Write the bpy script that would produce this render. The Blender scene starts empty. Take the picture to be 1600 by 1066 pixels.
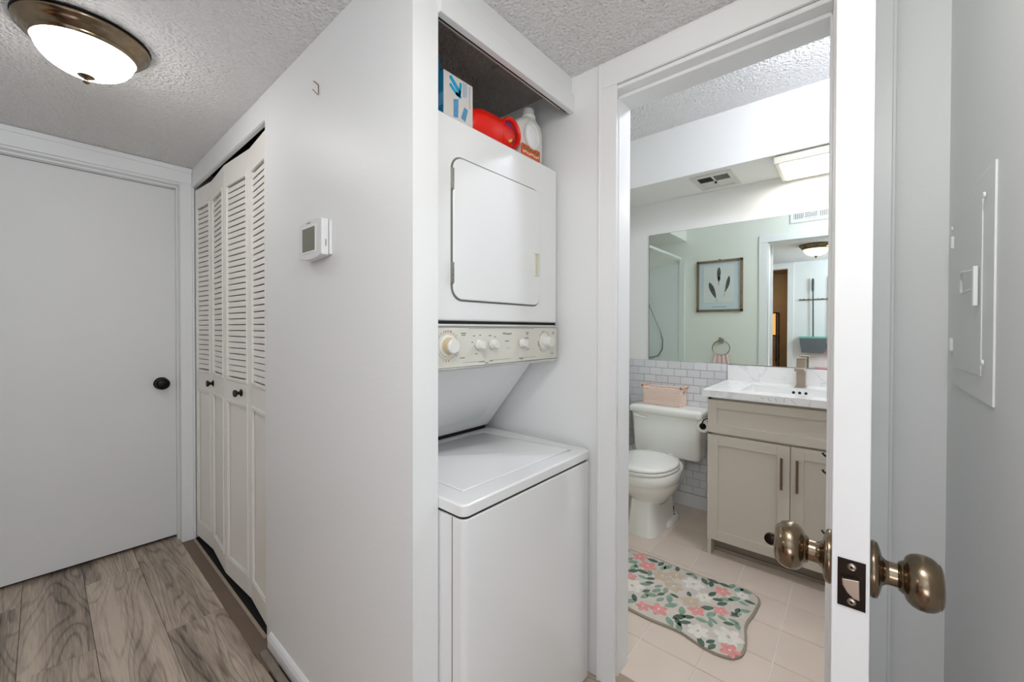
import bpy, math, random
from mathutils import Vector, Matrix
random.seed(7)
SC = bpy.context.scene
COL = SC.collection
PI = math.pi

# ---------------------------------------------------------------- camera
H = 1.22
def make_camera():
    f, yaw, p, r, cy = 630.0, 0.8625, 0.00946, 0.0018, 519.24
    fw = Vector((math.sin(yaw), math.cos(yaw), 0)); rt = Vector((math.cos(yaw), -math.sin(yaw), 0)); up = Vector((0, 0, 1))
    fw2 = fw*math.cos(p) - up*math.sin(p); up2 = up*math.cos(p) + fw*math.sin(p)
    rt2 = rt*math.cos(r) + up2*math.sin(r); up3 = up2*math.cos(r) - rt*math.sin(r)
    cam = bpy.data.cameras.new('camera'); o = bpy.data.objects.new('camera', cam); COL.objects.link(o)
    m = Matrix.Identity(4)
    for i in range(3):
        m[i][0] = rt2[i]; m[i][1] = up3[i]; m[i][2] = -fw2[i]
    m[0][3], m[1][3], m[2][3] = 0, 0, H
    o.matrix_world = m
    cam.sensor_width = 36; cam.sensor_fit = 'HORIZONTAL'; cam.lens = f*36/1600
    cam.shift_y = (cy - 533)/1600
    cam.clip_start = 0.02
    SC.camera = o
make_camera()

# ---------------------------------------------------------------- world, lights, exposure
w = bpy.data.worlds.new('world'); SC.world = w; w.use_nodes = True
w.node_tree.nodes['Background'].inputs[0].default_value = (0.85, 0.93, 1.0, 1)
w.node_tree.nodes['Background'].inputs[1].default_value = 1.2
SC.view_settings.view_transform = 'Standard'; SC.view_settings.look = 'None'
SC.view_settings.gamma = 1; SC.view_settings.use_curve_mapping = False
SC.view_settings.exposure = 0.08
SC.cycles.max_bounces = 12; SC.cycles.diffuse_bounces = 8; SC.cycles.glossy_bounces = 6
SC.cycles.sample_clamp_indirect = 6.0
def area(name, loc, to, sx, sy, power, color=(1, 1, 1)):
    l = bpy.data.lights.new(name, 'AREA'); l.shape = 'RECTANGLE'; l.size = sx; l.size_y = sy; l.energy = power; l.color = color
    o = bpy.data.objects.new(name, l); COL.objects.link(o); o.location = loc
    o.rotation_euler = (Vector(to) - Vector(loc)).to_track_quat('-Z', 'Y').to_euler()
    return o
area('added_rear_fill', (0.2, -2.85, 1.35), (0.2, 3, 1.25), 2.0, 1.5, 20, (0.94, 0.97, 1.0))  # added soft fill from behind the camera, set inside the unseen window
area('added_wall_bounce_fill', (-0.10, -0.40, 1.75), (-0.92, 0.35, 1.75), 0.35, 0.35, 10.5, (0.86, 0.97, 1.12))  # added unseen area light, bounced off the left hall wall as fill
area('added_ceiling_bounce_fill', (-0.15, -0.30, 1.55), (0.1, -0.1, 2.13), 0.3, 0.3, 3.0, (0.95, 0.98, 1.0))  # added unseen uplight so the ceiling returns more fill
area('added_overhead_fill', (0.12, 0.02, 2.0), (0.95, -0.12, 1.1), 0.26, 0.26, 5.0, (1.0, 1.0, 0.96))  # added unseen fill above the camera for the panel wall and door gap
area('added_low_fill', (-0.86, -0.22, 0.6), (2.3, 0.6, 0.1), 0.5, 0.5, 3.5, (0.94, 0.99, 1.05))  # added unseen low fill reaching the doorway, vanity and bathroom floor
area('added_tan_room_fill', (-1.6, 1.6, 2.0), (-1.9, 1.0, 0.8), 0.4, 0.4, 5, (1.0, 0.86, 0.7))  # added warm fill that brightens the tan room
GLOBE1, GLOBE2, GLOBEB, PANEL = 17.0, 3.0, 90.0, 22.0

# ---------------------------------------------------------------- materials
def lin(c):
    return tuple(((v/255)/12.92 if v/255 <= 0.04045 else ((v/255+0.055)/1.055)**2.4) for v in c)
MATS = {}
def mat(name, rgb, rough=0.5, metal=0.0, bump=None, vary=None, emit=None, coat=0.0, rand=0.0, spec=None):
    """rgb in sRGB 0-255; bump=(scale, strength, distance); vary=(scale, amount)"""
    if name in MATS: return MATS[name]
    m = bpy.data.materials.new(name); m.use_nodes = True; nt = m.node_tree; b = nt.nodes['Principled BSDF']
    c = lin(rgb) + (1,)
    b.inputs['Base Color'].default_value = c; b.inputs['Roughness'].default_value = rough; b.inputs['Metallic'].default_value = metal
    if spec is not None: b.inputs['Specular IOR Level'].default_value = spec
    if coat: b.inputs['Coat Weight'].default_value = coat; b.inputs['Coat Roughness'].default_value = 0.08
    if emit: b.inputs['Emission Color'].default_value = tuple(emit[0]) + (1,); b.inputs['Emission Strength'].default_value = emit[1]
    tc = nt.nodes.new('ShaderNodeTexCoord')
    def mapping(scale):
        n = nt.nodes.new('ShaderNodeTexNoise'); n.inputs['Scale'].default_value = scale; n.inputs['Detail'].default_value = 4
        nt.links.new(tc.outputs['Object'], n.inputs['Vector']); return n
    if bump:
        n = mapping(bump[0]); bp = nt.nodes.new('ShaderNodeBump'); bp.inputs['Strength'].default_value = bump[1]; bp.inputs['Distance'].default_value = bump[2]
        nt.links.new(n.outputs['Fac'], bp.inputs['Height']); nt.links.new(bp.outputs['Normal'], b.inputs['Normal'])
    col = None
    if vary:
        n = mapping(vary[0]); hs = nt.nodes.new('ShaderNodeHueSaturation'); mr = nt.nodes.new('ShaderNodeMapRange')
        mr.inputs[1].default_value = 0.3; mr.inputs[2].default_value = 0.7
        mr.inputs['To Min'].default_value = 1-vary[1]; mr.inputs['To Max'].default_value = 1+vary[1]
        nt.links.new(n.outputs['Fac'], mr.inputs['Value']); nt.links.new(mr.outputs['Result'], hs.inputs['Value'])
        hs.inputs['Color'].default_value = c; nt.links.new(hs.outputs['Color'], b.inputs['Base Color']); col = hs.outputs['Color']
    if rand:
        oi = nt.nodes.new('ShaderNodeObjectInfo'); hs = nt.nodes.new('ShaderNodeHueSaturation'); mr = nt.nodes.new('ShaderNodeMapRange')
        mr.inputs['To Min'].default_value = 1-rand; mr.inputs['To Max'].default_value = 1+rand
        nt.links.new(oi.outputs['Random'], mr.inputs['Value']); nt.links.new(mr.outputs['Result'], hs.inputs['Value'])
        hs.inputs['Color'].default_value = c
        if col: nt.links.new(col, hs.inputs['Color'])
        nt.links.new(hs.outputs['Color'], b.inputs['Base Color'])
    MATS[name] = m; return m

M = dict(
    wall=mat('wall_paint', (236, 237, 236), 0.45, bump=(90, 0.12, 0.003)),
    wallsmooth=mat('satin_trim_paint', (236, 237, 237), 0.35, bump=(60, 0.05, 0.002)),
    bathwall=mat('bathroom_paint', (234, 234, 230), 0.5),
    greenwall=mat('pale_green_paint', (234, 236, 228), 0.5),
    door=mat('door_paint', (228, 228, 227), 0.5, vary=(2.0, 0.02)),
    bifold=mat('bifold_paint', (240, 237, 230), 0.45),
    enamel=mat('white_enamel', (240, 241, 241), 0.16, coat=0.5),
    enamel2=mat('grey_white_enamel', (240, 241, 242), 0.3),
    panel=mat('control_panel_plastic', (222, 221, 210), 0.35),
    knobwhite=mat('white_plastic', (232, 231, 226), 0.3),
    cream=mat('aged_cream_plastic', (214, 196, 158), 0.45),
    handlecream=mat('cream_handle_plastic', (226, 223, 205), 0.4),
    chrome=mat('chrome_strip', (206, 206, 204), 0.3, 0.7),
    steel=mat('zinc_steel', (150, 148, 140), 0.35, 1.0),
    brass=mat('antique_nickel', (136, 120, 100), 0.2, 1.0, vary=(40, 0.15)),
    nickel=mat('brushed_nickel', (178, 168, 152), 0.28, 1.0),
    bronze=mat('dark_bronze', (44, 38, 33), 0.35, 1.0),
    black=mat('black_metal', (14, 13, 13), 0.5),
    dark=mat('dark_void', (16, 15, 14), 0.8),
    ink=mat('grey_print', (128, 128, 122), 0.6),
    redink=mat('red_print', (196, 92, 84), 0.6),
    porcelain=mat('porcelain', (240, 240, 234), 0.12, coat=0.6),
    sink=mat('sink_porcelain', (236, 236, 234), 0.12, coat=0.5),
    vanity=mat('greige_cabinet_paint', (196, 188, 175), 0.45),
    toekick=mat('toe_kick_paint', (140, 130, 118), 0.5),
    pull=mat('bronze_pull', (120, 102, 84), 0.4, 1.0),
    subway=mat('white_wall_tile', (218, 220, 222), 0.12, rand=0.03, coat=0.3),
    grout=mat('grey_grout', (150, 155, 160), 0.8),
    floorgrout=mat('floor_grout', (232, 228, 220), 0.85, vary=(6, 0.08)),
    tile=mat('blush_floor_tile', (222, 206, 192), 0.28, vary=(5, 0.03), rand=0.025, bump=(30, 0.1, 0.002)),
    slab=mat('subfloor', (70, 60, 50), 0.8),
    mirror=mat('mirror_silver', (236, 244, 238), 0.0, 1.0),
    frame=mat('weathered_wood_frame', (130, 110, 88), 0.6, vary=(30, 0.15)),
    artblue=mat('pale_blue_mat_board', (202, 214, 220), 0.7),
    art=mat('art_paper', (216, 219, 218), 0.7),
    feather=mat('dark_feather_print', (84, 84, 80), 0.8, vary=(60, 0.3)),
    feather2=mat('brown_feather_print', (132, 104, 92), 0.8, vary=(60, 0.3)),
    feather3=mat('pale_feather_print', (204, 188, 164), 0.8),
    towel=mat('blush_towel', (236, 208, 204), 0.9, bump=(220, 0.4, 0.003)),
    wicker=mat('blush_wicker', (240, 220, 208), 0.6),
    peeled=mat('peeled_wood', (214, 178, 150), 0.5, vary=(20, 0.1)),
    peelend=mat('dark_wood_end', (150, 112, 84), 0.6),
    paper=mat('toilet_paper', (226, 223, 216), 0.9),
    cardboard=mat('cardboard_core', (96, 86, 78), 0.9),
    curtain=mat('grey_shower_curtain', (168, 172, 168), 0.8, vary=(25, 0.2)),
    red=mat('red_detergent_plastic', (232, 26, 8), 0.3),
    darkred=mat('dark_red_plastic', (150, 10, 14), 0.4),
    bottle=mat('white_bottle_plastic', (224, 224, 220), 0.4),
    orange=mat('orange_label', (214, 92, 40), 0.5),
    green=mat('green_label_print', (60, 110, 60), 0.5),
    labelcream=mat('cream_label_print', (226, 220, 190), 0.5),
    blueink=mat('dark_blue_label', (34, 44, 150), 0.4),
    yellowink=mat('yellow_label', (236, 196, 44), 0.4),
    boxwhite=mat('box_card_white', (218, 214, 208), 0.5),
    cyan=mat('cyan_print', (22, 164, 208), 0.5),
    blue2=mat('mid_blue_print', (92, 150, 190), 0.5, vary=(60, 0.1)),
    blue=mat('blue_card', (24, 116, 160), 0.5),
    closetceil=mat('shade_toned_closet_plaster', (176, 168, 162), 0.95, bump=(70, 1.0, 0.02), vary=(3, 0.12)),  # base colour darkened to paint the unlit look of the closet ceiling
    screen=mat('lcd_screen', (118, 120, 104), 0.2),
    plastic=mat('thermostat_plastic', (228, 228, 226), 0.35),
    tan=mat('tan_plank_wall', (158, 128, 94), 0.7, vary=(4, 0.1)),
    oak=mat('orange_oak', (176, 110, 52), 0.5, vary=(15, 0.15)),
    shade=mat('lit_lamp_shade', (230, 160, 90), 0.8, emit=((1.0, 0.48, 0.14), 0.9)),
    dustgrey=mat('grey_dustpan_plastic', (98, 104, 108), 0.35),
    teal=mat('teal_dustpan_rim', (120, 188, 168), 0.4),
    pole=mat('dark_pole', (56, 66, 70), 0.4),
    pink=mat('pink_plastic', (226, 140, 150), 0.5),
    rug=mat('rug_ground', (206, 198, 188), 0.9, bump=(300, 0.5, 0.002), vary=(20, 0.06)),
    rugedge=mat('rug_binding', (150, 140, 124), 0.9),
    rpink=mat('rug_pink', (222, 150, 146), 0.9, vary=(60, 0.12)),
    rwhite=mat('rug_white', (226, 222, 212), 0.9, vary=(60, 0.08)),
    rbeige=mat('rug_beige', (198, 180, 158), 0.9, vary=(60, 0.1)),
    rgreen=mat('rug_dark_green', (84, 106, 90), 0.9, vary=(60, 0.2)),
    rsage=mat('rug_sage', (132, 158, 138), 0.9, vary=(60, 0.15)),
    rplum=mat('rug_plum', (104, 72, 78), 0.9),
    ceilfan=mat('vent_white', (206, 204, 198), 0.5),
    led=mat('led_diffuser', (255, 250, 235), 0.5, emit=((1.0, 0.96, 0.93), PANEL)),
    ledframe=mat('led_frame_plastic', (214, 210, 194), 0.4),
    globe1=mat('white_glass_bowl', (240, 236, 234), 0.25, emit=((1.0, 0.99, 0.98), GLOBE1)),
    globe2=mat('warm_glass_bowl', (255, 226, 170), 0.3, emit=((1.0, 0.68, 0.34), GLOBE2)),
    globeb=mat('bathroom_glass_globe', (255, 250, 240), 0.3, emit=((0.90, 0.95, 1.12), GLOBEB)),
    glass=mat('window_glass', (255, 255, 255), 0.0),
    hose=mat('steel_hose', (150, 152, 148), 0.35, 1.0, bump=(400, 0.6, 0.002)),
    surround=mat('shower_surround', (226, 232, 230), 0.12, coat=0.4),
    strip=mat('grey_floor_strip', (128, 118, 106), 0.5, vary=(18, 0.15)),
    lightstrip=mat('light_wood_strip', (168, 152, 134), 0.5, vary=(18, 0.1)),
    threshold=mat('brown_plank', (112, 94, 80), 0.45, vary=(8, 0.06)),
)
def principled(m): return m.node_tree.nodes['Principled BSDF']
principled(M['glass']).inputs['Transmission Weight'].default_value = 1.0

# popcorn ceiling
def popcorn():
    m = bpy.data.materials.new('popcorn_ceiling'); m.use_nodes = True; nt = m.node_tree; b = nt.nodes['Principled BSDF']
    b.inputs['Base Color'].default_value = lin((247, 246, 245)) + (1,); b.inputs['Roughness'].default_value = 0.75
    tc = nt.nodes.new('ShaderNodeTexCoord'); v = nt.nodes.new('ShaderNodeTexVoronoi'); v.feature = 'SMOOTH_F1'; v.inputs['Scale'].default_value = 95
    n = nt.nodes.new('ShaderNodeTexNoise'); n.inputs['Scale'].default_value = 130; n.inputs['Detail'].default_value = 5
    a = nt.nodes.new('ShaderNodeMath'); a.operation = 'SUBTRACT'
    nt.links.new(tc.outputs['Object'], v.inputs['Vector']); nt.links.new(tc.outputs['Object'], n.inputs['Vector'])
    nt.links.new(n.outputs['Fac'], a.inputs[0]); nt.links.new(v.outputs['Distance'], a.inputs[1])
    bp = nt.nodes.new('ShaderNodeBump'); bp.inputs['Strength'].default_value = 1.0; bp.inputs['Distance'].default_value = 0.013
    nt.links.new(a.outputs[0], bp.inputs['Height']); nt.links.new(bp.outputs['Normal'], b.inputs['Normal'])
    return m
M['popcorn'] = popcorn()

def wood():
    m = bpy.data.materials.new('grey_brown_plank'); m.use_nodes = True; nt = m.node_tree; b = nt.nodes['Principled BSDF']
    N = nt.nodes.new; L = nt.links.new
    tc = N('ShaderNodeTexCoord'); oi = N('ShaderNodeObjectInfo')
    mul = N('ShaderNodeMath'); mul.operation = 'MULTIPLY'; mul.inputs[1].default_value = 37.0; L(oi.outputs['Random'], mul.inputs[0])
    cmb = N('ShaderNodeCombineXYZ'); L(mul.outputs[0], cmb.inputs[0]); L(mul.outputs[0], cmb.inputs[1])
    add = N('ShaderNodeVectorMath'); add.operation = 'ADD'; L(tc.outputs['Object'], add.inputs[0]); L(cmb.outputs[0], add.inputs[1])
    def sc(x, y):
        q = N('ShaderNodeVectorMath'); q.operation = 'MULTIPLY'; q.inputs[1].default_value = (x, y, 1); L(add.outputs[0], q.inputs[0]); return q.outputs[0]
    # contour lines of a stretched noise give the cathedral figure
    n1 = N('ShaderNodeTexNoise'); n1.inputs['Scale'].default_value = 1.0; n1.inputs['Detail'].default_value = 2.0; n1.inputs['Distortion'].default_value = 0.35; L(sc(5.0, 0.75), n1.inputs['Vector'])
    m1 = N('ShaderNodeMath'); m1.operation = 'MULTIPLY'; m1.inputs[1].default_value = 120; L(n1.outputs['Fac'], m1.inputs[0])
    s1 = N('ShaderNodeMath'); s1.operation = 'SINE'; L(m1.outputs[0], s1.inputs[0])
    n2 = N('ShaderNodeTexNoise'); n2.inputs['Scale'].default_value = 1.0; n2.inputs['Detail'].default_value = 6; L(sc(190, 9), n2.inputs['Vector'])
    n3 = N('ShaderNodeTexNoise'); n3.inputs['Scale'].default_value = 1.0; n3.inputs['Detail'].default_value = 3; n3.inputs['Distortion'].default_value = 0.6; L(sc(13, 0.7), n3.inputs['Vector'])
    k = N('ShaderNodeTexVoronoi'); k.inputs['Scale'].default_value = 1.0; L(sc(3.4, 1.5), k.inputs['Vector'])
    kr = N('ShaderNodeMapRange'); kr.inputs[1].default_value = 0.0; kr.inputs[2].default_value = 0.10; kr.inputs['To Min'].default_value = 0.75; kr.inputs['To Max'].default_value = 0.0; L(k.outputs['Distance'], kr.inputs['Value'])
    def mad(x, a, c):
        q = N('ShaderNodeMath'); q.operation = 'MULTIPLY_ADD'; L(x, q.inputs[0]); q.inputs[1].default_value = a
        if isinstance(c, float): q.inputs[2].default_value = c
        else: L(c, q.inputs[2])
        return q.outputs[0]
    ln = N('ShaderNodeMapRange'); ln.inputs[1].default_value = 0.35; ln.inputs[2].default_value = 1.0; L(s1.outputs[0], ln.inputs['Value'])
    v = mad(ln.outputs['Result'], -0.21, 0.58)
    v = mad(n2.outputs['Fac'], 0.85, v)
    v = mad(n3.outputs['Fac'], 1.5, v)
    v = mad(oi.outputs['Random'], 0.22, v)
    v = mad(kr.outputs['Result'], -0.45, v)
    mr = N('ShaderNodeMapRange'); mr.inputs[1].default_value = 1.10; mr.inputs[2].default_value = 2.28; L(v, mr.inputs['Value'])
    r = N('ShaderNodeValToRGB'); e = r.color_ramp.elements
    e[0].position = 0.12; e[0].color = lin((70, 61, 54)) + (1,); e[1].position = 0.9; e[1].color = lin((206, 190, 172)) + (1,)
    q = e.new(0.45); q.color = lin((146, 132, 118)) + (1,); q = e.new(0.65); q.color = lin((176, 160, 144)) + (1,)
    L(mr.outputs['Result'], r.inputs['Fac']); L(r.outputs['Color'], b.inputs['Base Color'])
    b.inputs['Roughness'].default_value = 0.42
    bp = N('ShaderNodeBump'); bp.inputs['Strength'].default_value = 0.15; bp.inputs['Distance'].default_value = 0.002; L(v, bp.inputs['Height']); L(bp.outputs['Normal'], b.inputs['Normal'])
    return m
M['wood'] = wood()

def marble():
    m = bpy.data.materials.new('veined_quartz'); m.use_nodes = True; nt = m.node_tree; b = nt.nodes['Principled BSDF']
    N = nt.nodes.new; L = nt.links.new
    tc = N('ShaderNodeTexCoord'); n = N('ShaderNodeTexNoise'); n.inputs['Scale'].default_value = 3.2; n.inputs['Detail'].default_value = 5; n.inputs['Distortion'].default_value = 1.2
    L(tc.outputs['Object'], n.inputs['Vector'])
    s = N('ShaderNodeMath'); s.operation = 'SUBTRACT'; s.inputs[1].default_value = 0.5; L(n.outputs['Fac'], s.inputs[0])
    a = N('ShaderNodeMath'); a.operation = 'ABSOLUTE'; L(s.outputs[0], a.inputs[0])
    r = N('ShaderNodeValToRGB'); e = r.color_ramp.elements; e[0].position = 0.0; e[0].color = lin((218, 219, 221)) + (1,); e[1].position = 0.02; e[1].color = lin((234, 234, 233)) + (1,)
    L(a.outputs[0], r.inputs['Fac']); L(r.outputs['Color'], b.inputs['Base Color']); b.inputs['Roughness'].default_value = 0.15
    return m
M['marble'] = marble()

# ---------------------------------------------------------------- mesh helpers
class MB:
    def __init__(s): s.v = []; s.f = []
    def add(s, vs, fs):
        k = len(s.v); s.v += [Vector(p) for p in vs]; s.f += [tuple(i+k for i in f) for f in fs]; return s
    def box(s, x0, x1, y0, y1, z0, z1):
        if x0 > x1: x0, x1 = x1, x0
        if y0 > y1: y0, y1 = y1, y0
        if z0 > z1: z0, z1 = z1, z0
        return s.add([(x0,y0,z0),(x1,y0,z0),(x1,y1,z0),(x0,y1,z0),(x0,y0,z1),(x1,y0,z1),(x1,y1,z1),(x0,y1,z1)],
                     [(0,3,2,1),(4,5,6,7),(0,1,5,4),(1,2,6,5),(2,3,7,6),(3,0,4,7)])
    def rings(s, rs, cap=True, closed=True):
        n = len(rs[0]); vs = [p for r in rs for p in r]; fs = []
        for i in range(len(rs)-1):
            for j in range(n if closed else n-1):
                a = i*n+j; b = i*n+(j+1) % n; fs.append((a, b, b+n, a+n))
        if cap: fs.append(tuple(range(n))[::-1]); fs.append(tuple((len(rs)-1)*n+j for j in range(n)))
        return s.add(vs, fs)
    def lathe(s, prof, c, axis='z', n=28, cap=True):
        """prof: (distance along axis, radius)"""
        c = Vector(c)
        A = {'x': Vector((1,0,0)), 'y': Vector((0,1,0)), 'z': Vector((0,0,1)), '-x': Vector((-1,0,0)), '-y': Vector((0,-1,0)), '-z': Vector((0,0,-1))}[axis] if isinstance(axis, str) else Vector(axis).normalized()
        u = A.orthogonal().normalized(); v = A.cross(u)
        rs = [[c + A*d + (u*math.cos(2*PI*j/n) + v*math.sin(2*PI*j/n))*max(r, 1e-4) for j in range(n)] for d, r in prof]
        return s.rings(rs, cap)
    def tube(s, pts, r, n=10, closed=False):
        pts = [Vector(p) for p in pts]; rs = []; m = len(pts)
        u = None
        for i, p in enumerate(pts):
            if closed: t = pts[(i+1) % m] - pts[i-1]
            else: t = pts[min(i+1, m-1)] - pts[max(i-1, 0)]
            t.normalize()
            if u is None: u = t.orthogonal().normalized()
            else: u = (u - t*u.dot(t)); u = u.normalized() if u.length > 1e-6 else t.orthogonal().normalized()
            v = t.cross(u); rr = r[i] if isinstance(r, (list, tuple)) else r
            rs.append([p + (u*math.cos(2*PI*j/n) + v*math.sin(2*PI*j/n))*rr for j in range(n)])
        if closed: rs.append(rs[0]); return s.rings(rs, cap=False)
        return s.rings(rs)
    def prism(s, poly, axis, a, b):
        """poly: 2-D points; axis x: (y,z), y: (x,z), z: (x,y)"""
        def P(q, d): return {'x': (d, q[0], q[1]), 'y': (q[0], d, q[1]), 'z': (q[0], q[1], d)}[axis]
        return s.rings([[P(q, a) for q in poly], [P(q, b) for q in poly]])
    def mesh(s, name, org=(0, 0, 0), smooth=False):
        o = Vector(org); me = bpy.data.meshes.new(name); me.from_pydata([tuple(p - o) for p in s.v], [], s.f)
        import bmesh
        bm = bmesh.new(); bm.from_mesh(me); bmesh.ops.recalc_face_normals(bm, faces=bm.faces); bm.to_mesh(me); bm.free()
        if smooth: me.shade_smooth()
        me.update(); return me
ORG = {}
def autosmooth(me, ang=35):
    try: me.set_sharp_from_angle(angle=math.radians(ang))
    except Exception: pass
def obj(name, mb, m, parent=None, bevel=0.0, smooth=False, seg=2, sharp=35):
    org = ORG.get(parent, Vector((0, 0, 0))) if parent is not None else Vector((0, 0, 0))
    me = mb.mesh(name, org, smooth or bevel > 0)
    if smooth: autosmooth(me, sharp)
    o = bpy.data.objects.new(name, me); COL.objects.link(o); me.materials.append(m)
    if parent is not None: o.parent = parent
    ORG[o] = org
    if bevel:
        b = o.modifiers.new('bevel', 'BEVEL'); b.width = bevel; b.segments = seg; b.limit_method = 'ANGLE'; b.angle_limit = math.radians(40); b.harden_normals = True
    return o
def thing(name, label, cat, loc, group=None):
    o = bpy.data.objects.new(name, None); COL.objects.link(o); o.location = loc; o.empty_display_size = 0.05
    o['label'] = label; o['category'] = cat
    if group: o['group'] = group
    ORG[o] = Vector(loc); return o
def tag(o, label, cat, group=None):
    o['label'] = label; o['category'] = cat
    if group: o['group'] = group
    return o
def struct(name, mb, m, label=None, cat=None, parent=None, bevel=0.0):
    o = obj(name, mb, m, parent, bevel=bevel)
    if parent is None:
        o['kind'] = 'structure'; o['label'] = label; o['category'] = cat
    return o
def B(*a): return MB().box(*a)
def rrect(x0, x1, z0, z1, r, n=6):
    pts = []
    for cx, cz, a0 in ((x1-r, z1-r, 0), (x0+r, z1-r, 90), (x0+r, z0+r, 180), (x1-r, z0+r, 270)):
        for i in range(n+1):
            a = math.radians(a0 + 90*i/n); pts.append((cx + r*math.cos(a), cz + r*math.sin(a)))
    return pts
def sell(cx, cy, a, b, z, n=40, e=2.0, af=None):
    """superellipse ring; af = different half-length toward -x"""
    out = []
    for j in range(n):
        t = 2*PI*j/n; c, s_ = math.cos(t), math.sin(t)
        aa = a if c >= 0 or af is None else af
        out.append((cx + aa*math.copysign(abs(c)**(2/e), c), cy + b*math.copysign(abs(s_)**(2/e), s_), z))
    return out
def text(name, s, m, parent, loc, size, rot, depth=0.0002):
    c = bpy.data.curves.new(name, 'FONT'); c.body = s; c.size = size; c.extrude = depth; c.align_x = 'CENTER'; c.align_y = 'CENTER'
    o = bpy.data.objects.new(name, c); COL.objects.link(o); c.materials.append(m)
    me = bpy.data.meshes.new_from_object(o); bpy.data.objects.remove(o)
    o = bpy.data.objects.new(name, me); COL.objects.link(o)
    o.location = Vector(loc) - ORG.get(parent, Vector()); o.rotation_euler = rot; o.parent = parent; return o

# ---------------------------------------------------------------- dimensions
CZ = 2.13                       # hall ceiling
X1 = 0.567                      # hall wall face
XJ = 0.642                      # its closet side
YE = 0.792                      # laundry opening plane
WX, WXB = 1.26, 1.39            # wall of the bathroom door, hall face and bath face
X3 = 2.896                      # mirror wall
YR = -0.147                     # breaker-panel wall
YF = 2.915                      # far wall face
XL = -0.92                      # opposite hall wall
LT = 0.25

# ---------------------------------------------------------------- structure
struct('wall_right', B(X1, XJ, YE, 1.745, 0, CZ).box(X1, X1+0.016, 1.745, YF, 2.02, CZ), M['wall'], 'long plain white hall wall carrying the thermostat', 'wall')
struct('wall_far', B(XL, -0.262, YF, YF+0.12, 0, CZ).box(0.515, WX, YF, YF+0.12, 0, CZ).box(-0.262, 0.515, YF, YF+0.12, 2.045, CZ), M['wallsmooth'], 'white end wall of the hall around the plain door', 'wall')
wb = B(WX, WXB, 0.652, 3.035, 0, CZ).box(WX, WXB, -0.26, 0.012, 0, CZ).box(WX, WXB, 0.012, 0.652, 2.035, CZ)
wb.box(WX+0.02, WXB, -0.26, 2.3, CZ, 2.44)
struct('wall_bathroom', wb, M['wall'], 'white wall around the bathroom doorway', 'wall')
struct('wall_panel', B(0.45, WX, YR-0.12, YR, 0, CZ), M['wall'], 'white wall at the right edge holding the painted breaker panel', 'wall')
struct('wall_closet_back', B(XJ, WX, 1.44, 1.50, 0, CZ), M['wall'], 'back wall of the laundry closet', 'wall')
struct('wall_left', B(XL-0.1, XL, -3.1, 0.73, 0, CZ).box(XL-0.1, XL, 1.53, YF+0.12, 0, CZ).box(XL-0.1, XL, 0.73, 1.53, 2.05, CZ), M['wall'], 'white hall wall seen only in the mirror, with an open doorway', 'wall')
struct('wall_living_side', B(1.7, 1.8, -3.1, YR-0.12, 0, CZ).box(1.26, 1.8, YR-0.12, YR-0.02, 0, CZ), M['wall'], 'side wall of the room behind the camera', 'wall')
struct('wall_living_back', B(XL, -0.85, -3.1, -3.0, 0, CZ).box(1.25, 1.7, -3.1, -3.0, 0, CZ).box(-0.85, 1.25, -3.1, -3.0, 0, 0.55).box(-0.85, 1.25, -3.1, -3.0, 2.08, CZ), M['wall'], 'window wall behind the camera', 'wall')
wf = MB()
for x in (-0.85, 0.17, 1.20): wf.box(x, x+0.05, -3.08, -3.02, 0.55, 2.08)
wf.box(-0.85, 1.25, -3.08, -3.02, 0.55, 0.6).box(-0.85, 1.25, -3.08, -3.02, 2.03, 2.08)
win = struct('window_1', wf, M['wallsmooth'], 'unseen white framed window behind the camera', 'window')
obj('pane', B(-0.80, 0.17, -3.052, -3.048, 0.6, 2.03), M['glass'], win); obj('pane', B(0.22, 1.20, -3.052, -3.048, 0.6, 2.03), M['glass'], win)
struct('wall_mirror', B(X3, X3+0.1, -0.25, 2.3, 0, 2.44), M['bathwall'], 'pale grey bathroom wall behind the vanity mirror and toilet', 'wall')
struct('wall_bathroom_right', B(WXB, X3, YR-0.12, YR, 0, 2.44), M['bathwall'], 'bathroom side wall beside the vanity', 'wall')
struct('wall_tub', B(WXB, X3, 2.2, 2.3, 0, 2.44), M['bathwall'], 'bathroom wall behind the tub', 'wall')
struct('wall_bathroom_inner', B(WXB-0.005, WXB+0.004, 0.652, 2.2, 0, 2.44).box(WXB-0.005, WXB+0.004, YR, 0.012, 0, 2.44).box(WXB-0.005, WXB+0.004, 0.012, 0.652, 2.035, 2.44), M['greenwall'], 'pale green bathroom wall seen in the mirror behind the framed print', 'wall')
struct('soffit_vanity', B(2.502, X3, YR, 1.36, CZ, 2.44), M['bathwall'], 'dropped white soffit above the vanity with vent and light', 'ceiling')
struct('soffit_tub', B(WXB+0.004, X3, 1.36, 2.2, CZ, 2.44), M['bathwall'], 'dropped white soffit above the tub', 'ceiling')
struct('ceiling', B(XL-0.1, WX+0.02, -0.27, YF+0.12, CZ, CZ+0.06).box(XL-0.1, 1.8, -3.1, -0.27, CZ, CZ+0.06), M['popcorn'], 'textured popcorn ceiling of the hall', 'ceiling')
struct('ceiling.001', B(WX+0.02, X3+0.1, -0.27, 2.3, 2.44, 2.5), M['popcorn'], 'textured popcorn ceiling of the bathroom', 'ceiling')
struct('ceiling.002', B(XJ, WX, YE+0.045, 1.44, 2.105, CZ).box(1.0, 1.2, 0.86, 0.95, 2.096, 2.105), M['closetceil'], 'rough ceiling darkened for shade inside the laundry closet', 'ceiling')
hd = B(XJ, WX, YE+0.002, YE+0.020, 2.03, CZ)
struct('trim_1', hd, M['wallsmooth'], 'white header above the laundry closet opening', 'trim', bevel=0.002)
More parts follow.
